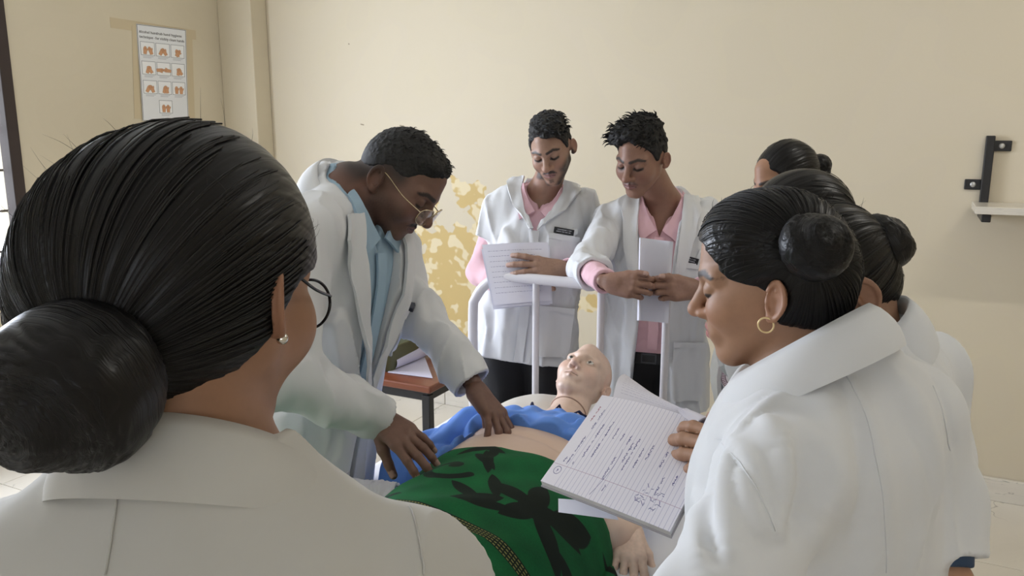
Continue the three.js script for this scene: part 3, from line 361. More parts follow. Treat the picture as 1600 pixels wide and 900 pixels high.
// one person: torso frame, neck, body mesh (head, neck, core, forearms and hands in one surface)
function makePerson({ label, group, relaxed = [], head, pel, neck, az, arms, hands = [], skin, cell = .003, feet, legMat = blackCloth, handCell = .003, skinMat = SKIN, neckR = [.056, .062], name = 'person', category = 'person' }) {
  const fwd = aim(az), TF = new Frame(pel, fwd, neck.clone().sub(pel), true), L = pel.distanceTo(neck), p = thing(name, label, category, [pel.x, 0, pel.z], group), k = head.k ?? 1;
  const HF0 = new Frame(head.c, aim(head.az, head.el ?? 0), UP), r = (head.roll ?? 0) * D2R, HF = new Frame(head.c, HF0.Z, HF0.Y.clone().multiplyScalar(Math.cos(r)).addScaledVector(HF0.X, Math.sin(r)));
  const hf = headField({ ...head.form, k }), hw = HF.wrap(hf), hc = headColor({ skin, k, ...head.paint }), nk = blend([cone(HF.p(0, -.05 * k, -.03 * k), TF.p(0, L - .01, -.005), neckR[0] * k, neckR[1] * k), cone(TF.p(0, L - .03, -.005), TF.p(0, L - .17, .0), .06, .085), cone(TF.p(0, L - .04, -.01), TF.p(.09, L - .1, -.01), .036, .03), cone(TF.p(0, L - .04, -.01), TF.p(-.09, L - .1, -.01), .036, .03)], .035);
  const hn = (x, y, z) => smin(hw(x, y, z), nk(x, y, z), .018 * k), geos = [];
  const [lo, hi] = bounds([head.c, TF.p(0, L - .06, 0)], .16);
  geos.push(net(hn, lo, hi, cell, { color: (x, y, z) => { const l = HF.l(V(x, y, z)); return hc(l.x, l.y, l.z); } }));
  const core = blend([cone(TF.p(0, L - .14, 0), TF.p(0, .08, 0), .08, .085), ...arms.flatMap((a) => [cone(a.s, a.e, .036, .031), cone(a.e, a.w, .032, .0235)])], .03), [l2, h2] = bounds([pel, neck, ...arms.flatMap((a) => [a.s, a.e, a.w])], .13), cc = skin;
  geos.push(net(core, l2, h2, .012, { color: () => cc }));
  for (const i of relaxed) { const a = arms[i], d = a.w.clone().sub(a.e).normalize(), s = i ? -1 : 1, out = TF.X.clone().multiplyScalar(s).addScaledVector(TF.Z, .35); geos.push(handMesh(handField({ w: a.w.clone().addScaledVector(d, .006), dir: d, back: out, side: 1 * s, s: .93, curl: [[.3, .4, .3], [.35, .45, .3], [.4, .5, .3], [.45, .5, .3]] }), skin, .0036)); }
  for (const h of hands) geos.push(handMesh(h, skin, handCell));
  const body = part('body', joinAll(geos), skinMat, p);
  const out = { p, TF, HF, L, k, hf, fwd, body };
  if (feet !== null) out.legs = legs(p, TF.p(.075, -.04, 0), TF.p(-.075, -.04, 0), 0, feet ?? [V(pel.x + TF.X.x * .1, 0, pel.z + TF.X.z * .1), V(pel.x - TF.X.x * .1, 0, pel.z - TF.X.z * .1)], legMat, p2(out));
  return out;
}
const p2 = (o) => o;

const MEN = [[-.34, .2, .15, .0], [-.2, .19, .145, .0], [-.05, .178, .13, .0], [.1, .168, .122, .005], [.24, .172, .124, .008], [.36, .18, .124, .0], [.43, .172, .112, -.008], [.48, .13, .09, -.014], [.52, .075, .068, -.016], [.56, .06, .06, -.01]];
// garment over a torso: sleeves, hem, neck hole, optional opening |x| < open(y) at the front, folds
function garment(P, { rows, hem, arms, open, neckHole, fold = .005, fx = 11, fy = 2.5, lines = [], grow = 0, shoulder = .052, kSh = .05, cell = .007, to = 1, sleeves = true, holeZ = .012, power = 2.3, neckCut = 0 }) {
  const { TF, L } = P, sc = L / .52, rr = rows.map(([y, a, b, z]) => [y > 0 ? y * sc : y, a + grow, b + grow, z]), tl = torsoField(rr, power), tor = TF.wrap(tl), sl = sleeves ? arms.map((a) => sleeve(a.s, a.e, a.w, a.rs + grow, a.re + grow, a.rw + grow, { to: a.to ?? to, hollow: a.hollow ?? .035 })) : [];
  const tr = arms.map((a) => cone(TF.p(0, L - .045, -.012), a.s, shoulder + grow, (a.rs + grow) * .98)), cr = creases(lines), dr = drapes(TF, fold, fx, fy), hp = plane(TF.p(0, hem, 0), TF.Y.clone().negate());
  const nf = neckHole ? cone(TF.p(0, L - .05, holeZ), TF.p(0, L + .12, holeZ + .03), neckHole, neckHole) : null;
  const raw = (x, y, z) => { let d = tor(x, y, z); for (const t of tr) d = smin(d, t(x, y, z), kSh); let near = d; for (const s of sl) near = Math.min(near, s(x, y, z)); if (near > .06) return near; const q = near > -.06 ? dr(x, y, z) - cr(x, y, z) : 0; d += q; for (const s of sl) d = smin(d, s(x, y, z, q), .025); d = smax(d, hp(x, y, z), .004); if (nf) d = smax(d, -nf(x, y, z), .014); return d; };
  const f = open ? (x, y, z) => { let d = raw(x, y, z); if (d > .06) return d; const dx = x - TF.o.x, dy = y - TF.o.y, dz = z - TF.o.z, u = dx * TF.X.x + dy * TF.X.y + dz * TF.X.z, v = dx * TF.Y.x + dy * TF.Y.y + dz * TF.Y.z, w = dx * TF.Z.x + dy * TF.Z.y + dz * TF.Z.z, o = open(v); return smax(d, Math.min(o[1] - u, u - o[0], w - .02), .004); } : raw;
  const pts = [TF.p(-.21, hem, -.15), TF.p(.21, hem, .15), TF.p(.21, hem, -.15), TF.p(-.21, hem, .15), TF.p(-.2, L + .02, -.1), TF.p(.2, L + .02, .1)]; for (const a of arms) if (sleeves) pts.push(a.s, a.e, a.e.clone().lerp(a.w, a.to ?? to)); const [lo, hi] = bounds(pts, .09 + grow);
  const solid = (x, y, z) => { let d = tor(x, y, z); for (const t of tr) d = smin(d, t(x, y, z), kSh); return d < .05 ? d + dr(x, y, z) - cr(x, y, z) : d; };
  return { f, raw, solid, geo: () => net(f, lo, hi, cell) };
}

// the two pointed flaps of a shirt collar, lying on the shirt below the neck
function shirtFlaps(P, g, mat, { top = .505, mid = .425, r = .062, spread = .058, len = .1, inner = .01, nz = -.002 } = {}) {
  const T = P.TF, L = P.L, nk = cone(T.p(0, L - .08, nz), T.p(0, L + .08, nz + .03), r, r), f = (x, y, z) => smin(g.solid(x, y, z), nk(x, y, z), .03), sc = L / .52;
  for (const s of [1, -1]) { const rows = [[r * 1.02, top + .02, r * 1.25, top + .005], [r * .86, top - .012, r * 1.36, top - .025], [r * .55, mix(top, mid, .6), r * 1.2, mix(top, mid, .75)], [inner, mid, spread, mid - len * .35]].map(([a, b, c, d]) => s > 0 ? [a, b * sc, c, d * sc] : [-c, d * sc, -a, b * sc]); part('shirt_collar', patch(f, T, rows, { thick: .004, ns: 8, nt: 5, lift: (a, t) => .004 + .004 * Math.sin(Math.PI * t) }), mat, P.p); }
}

// where the sight line through a pixel meets surface f: used to lay seams and folds where they run on the cloth
function hit(f, px, py, d = .3) { for (let i = 0; i < 200; i++) { const p = at(px, py, d), e = f(p.x, p.y, p.z); if (e < .0008) return p; d += Math.max(e * .8, .0008); if (d > 4) break; } return null; }
function foldLines(f, list) { const out = []; for (const [amp, w, ...pts] of list) { const q = pts.map(([x, y]) => hit(f, x, y)).filter(Boolean); const c = q.length > 2 ? new THREE.CatmullRomCurve3(q) : null, m = c ? Array.from({ length: 9 }, (_, i) => c.getPoint(i / 8)) : q; for (let i = 0; i + 1 < m.length; i++) out.push([m[i], m[i + 1], amp * Math.min(1, .35 + 1.3 * Math.min(i + .5, m.length - 1.5 - i) / (m.length - 1) * 2), w]); } return out; }
function seamLine(f, pts, r = .0012) { const q = pts.map(([x, y]) => hit(f, x, y)).filter(Boolean); if (q.length < 2) return null; const c = new THREE.CatmullRomCurve3(q), m = []; for (let i = 0; i <= 40; i++) { const p = c.getPoint(i / 40), e = .002, d = f(p.x, p.y, p.z), g = V(f(p.x + e, p.y, p.z) - f(p.x - e, p.y, p.z), f(p.x, p.y + e, p.z) - f(p.x, p.y - e, p.z), f(p.x, p.y, p.z + e) - f(p.x, p.y, p.z - e)).normalize(); m.push(p.addScaledVector(g, .0003 - d)); } return tube(m, r, 60, 5); }
// ---------------------------------------------------------------- two students behind the headboard
const STUDENT = [.3, .165, .11];
function lapels(P, g, mat, { top = .5, notch = .4, low = .2, w = .075, gap = .03, gapTop = .06, sides = [1, -1], thick = .005 }) { // turned-back lapels and coat collar
  for (const s of sides) { const X = (u) => u * s, lp = [[gapTop, top], [gapTop + .004, notch + .03], [gap * .7 + gapTop * .3, (notch + low) / 2], [gap, low]];
    const rows = [[lp[0][0], top, lp[0][0] + .045, top - .004], [lp[0][0] + .001, notch + .045, lp[0][0] + .06, notch + .045], [mix(lp[1][0], lp[0][0], .5), notch + .028, mix(gapTop, gap, .1) + w, notch + .022], [mix(gapTop, gap, .35), mix(notch, low, .35), mix(gapTop, gap, .4) + w * .82, mix(notch, low, .3)], [mix(gapTop, gap, .75), mix(notch, low, .7), mix(gapTop, gap, .8) + w * .42, mix(notch, low, .7)], [gap, low, gap + .006, low]].map(([a, b, c, d]) => s > 0 ? [X(a), b, X(c), d] : [X(c), d, X(a), b]);
    part('lapel', patch(g.solid, P.TF, rows, { thick, ns: 8, nt: 4, lift: (a, t) => .006 * Math.sin(Math.PI * t) * (s > 0 ? a : 1 - a) }), mat, P.p); }
}
function pocket(P, g, mat, x0, x1, y0, y1) { const o = part('pocket', patch(g.solid, P.TF, [[x0, y1, x1, y1], [x0, mix(y0, y1, .2), x1, mix(y0, y1, .2)], [x0 + .008, y0, x1 - .008, y0]], { thick: .0035, ns: 8, nt: 5 }), mat, P.p); part('pocket_hem', patch(g.solid, P.TF, [[x0 - .001, y1 + .002, x1 + .001, y1 + .002], [x0 - .001, y1 - .016, x1 + .001, y1 - .016]], { thick: .0055, ns: 8, nt: 2 }), mat, o); }
const badgeTex = (seed) => canvasTex(128, 32, (c, w, h) => { c.fillStyle = '#1d1f26'; c.fillRect(0, 0, w, h); const r = rng(seed); c.fillStyle = '#b9bcc6'; for (const y of [8, 19]) for (let x = 16 + r() * 6; x < 108;) { const l = 2 + r() * 4; c.fillRect(x, y, l, 5); x += l + 1.5 + (r() > .8 ? 4 : 0); } });
function nameTag(P, g, x, y, w, h, tilt, seed) { const F = P.TF, q = drop(g.solid, F, x, y, .015), n = drop(g.solid, F, x + .03, y, .015), m = drop(g.solid, F, x, y + .03, .015), ex = n.sub(q).normalize(), ey = m.sub(q).normalize(), ez = V(0, 0, 0).crossVectors(ex, ey).normalize(), b = new THREE.BoxGeometry(w, h, .004); b.rotateZ(tilt); b.applyMatrix4(new THREE.Matrix4().makeBasis(ex, V(0, 0, 0).crossVectors(ez, ex), ez).setPosition(q)); part('name_tag', b, std(0xffffff, .4, { map: badgeTex(seed) }), P.p, 'black name tag with pale lettering'); }
const crestTex = canvasTex(256, 256, (c, w) => { c.fillStyle = '#d9d3dc'; c.fillRect(0, 0, w, w); c.translate(128, 128); c.strokeStyle = '#6f5566'; c.lineWidth = 7; for (const r of [118, 84]) { c.beginPath(); c.arc(0, 0, r, 0, 7); c.stroke(); } c.strokeStyle = '#8a6479'; c.lineWidth = 24; c.setLineDash([7, 6]); c.beginPath(); c.arc(0, 0, 101, 0, 7); c.stroke(); c.setLineDash([]); c.lineWidth = 6; c.strokeStyle = '#5d4a63'; c.fillStyle = '#8f6f84'; c.beginPath(); c.arc(0, -8, 34, 0, 7); c.fill(); c.stroke(); for (let k = 0; k < 7; k++) { c.beginPath(); c.moveTo(0, 10); c.lineTo(60 * Math.cos(k * .52 - .02 + .0), 10 + 62 * Math.sin(k * .5)); c.stroke(); } c.beginPath(); c.moveTo(-40, 30); c.quadraticCurveTo(0, 62, 40, 30); c.stroke(); });
function crest(P, g, x, y, r, F = P.TF) { const q = sheet((s, t) => { const a = s * 2 * Math.PI; return drop(g.solid, F, x + r * t * Math.cos(a), y + r * t * Math.sin(a), .003); }, 28, 4, .002); const u = q.attributes.uv; for (let i = 0; i < u.count; i++) { const a = u.getX(i) * 2 * Math.PI, t = u.getY(i); u.setXY(i, .5 + .5 * t * Math.cos(a), .5 + .5 * t * Math.sin(a)); } part('crest', q, std(0xffffff, .8, { map: crestTex, side: THREE.DoubleSide }), P.p, 'round mauve embroidered crest'); }
const paperM = std(lin(.74, .74, .84), .75);
function printTex(seed, lines, w = 512, h = 700, bg = '#e9e8f4') { return canvasTex(w, h, (c) => { c.fillStyle = bg; c.fillRect(0, 0, w, h); const r = rng(seed); c.strokeStyle = '#8f8ca8'; c.lineWidth = 3; for (let i = 0; i < lines; i++) { const y = 60 + i * (h - 110) / lines; c.beginPath(); for (let x = 50; x < w - 50 - r() * 120;) { const l = 8 + r() * 26; c.moveTo(x, y); c.lineTo(x + l, y + (r() - .5) * 2); x += l + 8; } c.stroke(); } }); }

// left student
{
  const aL = { s: at(906, 322, 2.84), e: at(938, 424, 2.82), w: at(886, 421, 2.62), rs: .058, re: .05, rw: .042 }, aR = { s: at(783, 324, 2.84), e: at(751, 425, 2.86), w: at(790, 445, 2.72), rs: .056, re: .052, rw: .043 };
  const hand = handField({ w: at(880, 421, 2.612), dir: at(815, 416, 2.585).sub(at(880, 421, 2.612)), back: aim(10, 25), side: 1, s: .98, curl: [[.12, .3, .25], [.2, .3, .2], [.25, .3, .25], [.3, .35, .3]], spread: [.2, .04, -.1, -.22], thumb: { a: .25, b: .1, c: .1, r: .5 } });
  const hr = handField({ w: at(788, 445, 2.72), dir: aim(70, 5), back: aim(165, 0), side: 1, curl: [[.05, .1, .1], [.05, .1, .1], [.05, .1, .1], [.05, .1, .1]], thumb: { a: .6, b: .1, c: .1, r: .0 } });
  const P = makePerson({ label: 'young man in a buttoned white coat and pink shirt reading papers behind the headboard', group: 'students round the bed', skin: [.34, .2, .14], neckR: [.052, .057], head: { c: at(861, 232, 2.68), az: -16, el: -22, roll: -9, k: .93, form: { jaw: .97, wide: .96, lips: .95, ear: .85 }, paint: { lip: [.3, .14, .13], stache: .9, beard: .9, wide: .96, lid: 1.7 } }, pel: at(824, 510, 2.86), neck: at(851, 294, 2.83), az: -10, arms: [aL, aR], hands: [hand, hr], cell: .0026 });
  const coat = garment(P, { rows: MEN, hem: -.115, arms: [{ ...aL, to: -.02 }, { ...aR, to: -.5 }], open: (v) => v > .335 ? [-.005 - (v - .335) * .44, .005 + (v - .335) * .44] : [1, -1], neckHole: .078, fold: .017, fx: 15, cell: .006, lines: [[P.TF.p(.15, .36, .12), P.TF.p(.05, .3, .13), .01, .02], [P.TF.p(-.15, .36, .12), P.TF.p(-.06, .28, .13), .01, .02], [P.TF.p(.14, .2, .12), P.TF.p(.02, .1, .13), .008, .025], [P.TF.p(-.14, .18, .12), P.TF.p(-.03, .02, .13), .008, .025]] });
  part('coat', coat.geo(), whiteCoat, P.p);
  const sh = garment(P, { rows: scaleRows(MEN, -.014, -.014), hem: .1, arms: [{ ...aL, rs: .044, re: .04, rw: .037, to: 1.0 }, { ...aR, rs: .044, re: .045, rw: .04, to: 1.0 }], open: (v) => v > .41 ? [-(v - .41) * .32, (v - .41) * .32] : [1, -1], neckHole: .06, fold: .003, fx: 22, fy: 14, cell: .006 });
  part('shirt', sh.geo(), pinkShirt, P.p);
  const NF = new Frame(P.TF.p(0, P.L - .004, -.004), P.TF.Z, P.TF.Y.clone().addScaledVector(P.TF.Z, .16), true);
  part('shirt_collar', collarGeo(NF, { a: .068, b: .07, stand: .04, fall: .05, out: .014, from: -105, to: 105, drop: .02 }), pinkShirt, P.p);
  shirtFlaps(P, sh, pinkShirt);
  lapels(P, coat, whiteCoat, { top: .525, notch: .45, low: .345, w: .055, gap: .008, gapTop: .07 });
  const cF = new Frame(P.TF.p(0, P.L - .006, -.008), P.TF.Z, P.TF.Y.clone().addScaledVector(P.TF.Z, .2), true);
  part('coat_collar', collarGeo(cF, { a: .085, b: .082, stand: .024, fall: .055, out: .02, from: -100, to: 100, drop: .035, thick: .004 }), whiteCoat, P.p);
  part('placket', patch(coat.solid, P.TF, [[-.014, .34, .018, .34], [-.014, -.11, .018, -.11]], { thick: .003, nt: 40, ns: 4 }), whiteCoat, P.p);
  for (const v of [.31, .19, .07, -.04]) part('button', buttonAt(coat.raw, P.TF, .002, v), buttonM, P.p);
  pocket(P, coat, whiteCoat, .055, .15, .22, .335); pocket(P, coat, whiteCoat, .045, .165, -.08, .09);
  nameTag(P, coat, .1, .35, .068, .02, -.05, 3);
  const hair = manHair({ k: .93, lift: .014, wide: .96, side: .004, blobs: [[.012, .098, .03, .058, .03, .06], [.034, .075, .066, .03, .022, .024], [0, .09, -.03, .062, .035, .05]], rough: .005, freq: 55, seed: 2 });
  const hf = P.HF.wrap(hair), c = P.HF.o; part('hair', [net(hf, c.clone().subScalar(.16), c.clone().addScalar(.17), .003), tufts(P.HF, .93, 130, 7, { surf: hair, ymin: .05, len: .024, r: .003, dir: [1.1, -.1, .9], wide: .96, zr: [-.06, .1] })], shortHairM, P.p);
  // papers in his hands
  const q = [at(753, 382, 2.64), at(856, 379, 2.62), at(861, 470, 2.6), at(772, 477, 2.61)], o = thing('paper_stack', 'landscape stack of white papers held by the student with beard', 'paper', q[3], 'papers held by students');
  for (let k = 0; k < 3; k++) { const jx = [0, .004, -.006][k], jy = [0, -.01, -.016][k]; part('sheet', sheet((s, t) => q[3].clone().lerp(q[2], s).lerp(q[0].clone().lerp(q[1], s), t).add(V(jx, jy, -.003 * k)).addScaledVector(aim(0, 20), .010 * Math.sin(Math.PI * s) + .004 * Math.sin(t * 5 + s * 3)), 14, 10, .0009), k ? paperM : std(0xffffff, .75, { map: printTex(5, 9, 700, 512) }), o); }
}
// right student
{
  const aL = { s: at(1098, 342, 2.74), e: at(1136, 448, 2.62), w: at(1096, 453, 2.36), rs: .062, re: .052, rw: .043 }, aR = { s: at(960, 346, 2.74), e: at(915, 418, 2.55), w: at(946, 440, 2.36), rs: .062, re: .051, rw: .044 };
  const hl = handField({ w: at(1086, 451, 2.345), dir: at(1015, 450, 2.29).sub(at(1086, 451, 2.345)), back: aim(15, 12), side: 1, s: .92, curl: [[.5, 1.0, .5], [.5, 1.05, .5], [.55, 1.05, .5], [.6, 1.1, .5]], spread: [.08, .02, -.06, -.14], thumb: { a: .3, b: .1, c: .2, r: -.1 } });
  const hr = handField({ w: at(950, 441, 2.345), dir: at(1015, 450, 2.28).sub(at(950, 441, 2.345)), back: aim(-15, 15), side: -1, s: .92, curl: [[.5, .95, .5], [.5, 1.0, .5], [.5, 1.0, .5], [.55, 1.1, .5]], spread: [.08, .02, -.06, -.12], thumb: { a: .35, b: .1, c: .2, r: -.1 } });
  const P = makePerson({ label: 'young man in an open white coat and pink shirt holding a curled paper', group: 'students round the bed', skin: [.27, .145, .1], neckR: [.052, .058], head: { c: at(1002, 246, 2.57), az: -38, el: -20, roll: 4, k: .97, form: { jaw: .95, lips: 1, ear: .85 }, paint: { lip: [.27, .12, .11], stache: .6, lid: 1.7 } }, pel: at(1022, 548, 2.76), neck: at(1036, 310, 2.72), az: -14, arms: [aL, aR], hands: [hl, hr], cell: .0026 });
  const op = table([[-.3, -.075, .04], [-.1, -.062, .045], [.1, -.05, .045], [.3, -.052, .05], [.45, -.055, .062], [.56, -.06, .065]]);
  const coat = garment(P, { rows: MEN, hem: -.185, arms: [{ ...aL, to: .4 }, { ...aR, to: .42 }], open: (v) => op(v), neckHole: .08, fold: .017, fx: 15, cell: .006, lines: [[P.TF.p(-.16, .34, .12), P.TF.p(-.1, .2, .13), .012, .022], [P.TF.p(.15, .34, .12), P.TF.p(.09, .24, .13), .01, .02], [aR.s, aR.e, .008, .03]] });
  part('coat', coat.geo(), whiteCoat, P.p);
  const sh = garment(P, { rows: scaleRows(MEN, -.02, -.022), hem: .0, arms: [{ ...aL, rs: .046, re: .04, rw: .037, to: 1 }, { ...aR, rs: .046, re: .04, rw: .037, to: 1 }], open: (v) => v > .39 ? [-(v - .39) * .34, (v - .39) * .34] : [1, -1], neckHole: .06, fold: .004, fx: 22, fy: 14, cell: .006 });
  part('shirt', sh.geo(), pinkShirt, P.p);
  part('placket', patch(sh.raw, P.TF, [[-.016, .39, .016, .39], [-.016, .02, .016, .02]], { thick: .0025, nt: 36, ns: 4 }), pinkShirt, P.p);
  const NF = new Frame(P.TF.p(0, P.L - .004, -.004), P.TF.Z, P.TF.Y.clone().addScaledVector(P.TF.Z, .18), true);
  part('shirt_collar', collarGeo(NF, { a: .069, b: .071, stand: .04, fall: .05, out: .014, from: -105, to: 105, drop: .02 }), pinkShirt, P.p);
  shirtFlaps(P, sh, pinkShirt, { mid: .41 });
  lapels(P, coat, whiteCoat, { top: .535, notch: .43, low: .16, w: .055, gap: .052, gapTop: .07 });
  const cF = new Frame(P.TF.p(0, P.L - .006, -.008), P.TF.Z, P.TF.Y.clone().addScaledVector(P.TF.Z, .22), true);
  part('coat_collar', collarGeo(cF, { a: .086, b: .084, stand: .026, fall: .055, out: .02, from: -105, to: 105, drop: .035, thick: .004 }), whiteCoat, P.p);
  part('belt', net(P.TF.wrap((x, y, z) => Math.max(torsoField([[-.05, .158, .112, 0], [.05, .155, .11, 0]])(x, y + .012, z), Math.abs(y + .012) - .019)), bounds([P.TF.o], .19)[0], bounds([P.TF.o], .19)[1], .006), std(lin(.012, .011, .011), .35), P.p);
  { const b = drop(P.TF.wrap(torsoField([[-.05, .158, .112, 0], [.05, .155, .11, 0]])), P.TF, -.01, -.012, .003), g = mergeGeometries([[0, .014, .05, .004], [0, -.014, .05, .004], [.023, 0, .004, .03], [-.023, 0, .004, .03]].map(([x, y, w, h]) => new THREE.BoxGeometry(w, h, .005).translate(x, y, 0))); g.applyMatrix4(new THREE.Matrix4().makeBasis(P.TF.X, P.TF.Y, P.TF.Z).setPosition(b)); part('belt_buckle', g, std(lin(.1, .1, .1), .3, { metalness: .8 }), P.p); }
  pocket(P, coat, whiteCoat, .065, .155, .2, .31); pocket(P, coat, whiteCoat, .07, .17, -.14, .05);
  nameTag(P, coat, .098, .325, .068, .02, -.22, 9); crest(P, coat, .1, .272, .034);
  const hair = manHair({ lift: .02, side: .004, blobs: [[-.02, .1, .04, .055, .034, .05], [-.045, .075, .058, .03, .03, .032], [0, .1, -.02, .064, .036, .06]], rough: .008, freq: 42, seed: 5 });
  const hf = P.HF.wrap((x, y, z) => hair(x / .97, y / .97, z / .97) * .97), c = P.HF.o; part('hair', [net(hf, c.clone().subScalar(.17), c.clone().addScalar(.18), .003), tufts(P.HF, .97, 260, 11, { surf: hair, ymin: .05, len: .02, r: .003, dir: [-.7, -.1, .7], zr: [-.06, .1], spread: 1.4 })], shortHairM, P.p);
  // the curled paper
  const a = at(984, 376, 2.36), b = at(1052, 380, 2.35), d = at(982, 500, 2.35), e = at(1044, 505, 2.34), o = thing('curled_paper', 'white paper curled lengthwise in both hands of the right student', 'paper', d, 'papers held by students');
  part('sheet', sheet((s, t) => { const p = d.clone().lerp(e, s).lerp(a.clone().lerp(b, s), t), c = s < .25 ? Math.sin((.25 - s) * 6) * .02 : 0; return p.addScaledVector(aim(0, 10), .026 * Math.sin(Math.PI * Math.min(1, s * 1.1)) * -1 + c).addScaledVector(RIGHT, c * 1.4).add(V(0, .012 * (1 - Math.abs(s - .35)) * t, 0)); }, 24, 12, .0009), paperM, o);
}
// ---------------------------------------------------------------- bed, bedding, table
const BX0 = -1.285, BX1 = -.43, BZ = -2.3, BED = .6, paintM = std(lin(.7, .68, .71), .38), steelBlack = std(lin(.012, .012, .014), .45);
{
  const b = thing('hospital_bed', 'white tubular hospital bed with curved headboard in the middle of the group', 'bed', [(BX0 + BX1) / 2, 0, -1.35]);
  const x0 = BX0 - .02, x1 = BX1 + .02, top = 1.07, r = .017, cr = .15, pts = [V(x0, .0, BZ), V(x0, .5, BZ), V(x0, top - cr, BZ), V(x0 + cr * .1, top - cr * .5, BZ), V(x0 + cr * .45, top - cr * .13, BZ), V(x0 + cr, top, BZ), V((x0 + x1) / 2, top, BZ), V(x1 - cr, top, BZ), V(x1 - cr * .45, top - cr * .13, BZ), V(x1 - cr * .1, top - cr * .5, BZ), V(x1, top - cr, BZ), V(x1, .5, BZ), V(x1, 0, BZ)];
  const hb = part('headboard', tube(pts, r, 120, 14), paintM, b);
  const px = [837, 938, 1040].map((u) => onPlane(u, 520, 'z', BZ).x); for (const x of px) part('bar', rod(V(x, .46, BZ), V(x, top, BZ), .0115), paintM, hb);
  part('cross_rail', rod(V(x0, .46, BZ), V(x1, .46, BZ), .014), paintM, hb);
  const ZE = -.55, fb = part('footboard', tube(pts.map((p) => V(p.x, Math.min(p.y, 1) * .62 + 0, ZE)), r, 120, 14), paintM, b); part('cross_rail', rod(V(x0, .42, ZE), V(x1, .42, ZE), .014), paintM, fb);
  part('bed_frame', [box(.03, .05, BZ * -1 - .55, x0, .46, (BZ + ZE) / 2), box(.03, .05, BZ * -1 - .55, x1, .46, (BZ + ZE) / 2), box(x1 - x0, .03, .04, (x0 + x1) / 2, .46, -1.4), box(x1 - x0, .008, BZ * -1 - .56, (x0 + x1) / 2, .478, (BZ + ZE) / 2)], paintM, b);
}
{
  const m = thing('mattress', 'mattress under a white sheet on the hospital bed', 'mattress', [(BX0 + BX1) / 2, .485, -1.4]);
  part('core', new RoundedBoxGeometry(BX1 - BX0 - .01, BED - .49, 1.68, 4, .03).translate((BX0 + BX1) / 2, (BED + .485) / 2 - .003, -1.425), std(lin(.5, .5, .52), .9), m);
  const sm = CLOTH(lin(.74, .74, .78), .9), X0 = BX0 - .02, X1 = BX1 + .02, hang = .17, Wd = X1 - X0 + 2 * hang;
  part('sheet', sheet((s, t) => { const u = s * Wd - hang, z = mix(-2.262, -.58, t); let x, y; const n = .006 * N3(s * 9, t * 14, 1) + .004 * N3(s * 24, t * 40, 2); if (u < 0) { x = X0 - .004 + .012 * N3(t * 14, 3, u * 4) * (-u / hang); y = BED + .006 + u * .97; } else if (u > X1 - X0) { const o = u - (X1 - X0); x = X1 + .004 + .012 * N3(t * 14, 9, o * 4) * (o / hang); y = BED + .006 - o; } else { x = X0 + u; y = BED + .006 + n - .012 * Math.exp(-u / .012) - .012 * Math.exp(-(X1 - X0 - u) / .012); } return V(x, y + .006, z); }, 90, 80, .003), sm, m);
  // bunched corner of the sheet at the near left
  part('sheet_fold', sheet((s, t) => { const a = at(536, 782, 1.86), c = at(618, 775, 1.82), p = a.clone().lerp(c, s); return p.addScaledVector(AWAY, (t - .5) * .14).add(V(0, .022 * Math.sin(Math.PI * t) + .012 * N3(s * 7, t * 5, 4) + .02 * (1 - s), 0)); }, 30, 14, .006), sm, m);
}
// pillow
{
  const c = at(862, 619, 2.46), o = thing('pillow', 'pale cream pillow under the head of the bald training manikin', 'pillow', c), f = (x, y, z) => { x -= -.83; y -= .664; z -= -2.09; const a = Math.abs(x) / .3, b = Math.abs(z) / .19, q = Math.pow(a ** 3 + b ** 3, 1 / 3), th = .085 * Math.sqrt(Math.max(0, 1 - Math.min(1, q) ** 2.2)); const dent = .03 * Math.exp(-((x / .1) ** 2 + ((z + .01) / .1) ** 2)); return Math.max((Math.abs(y) - th + (y > 0 ? dent : 0)) * .6, (q - 1) * .16) + .004 * N3(x * 14, y * 14, z * 14); };
  part('case', net(f, [-1.22, .5, -2.32], [-.46, .8, -1.84], .009), CLOTH(lin(.66, .62, .55), .9), o);
}
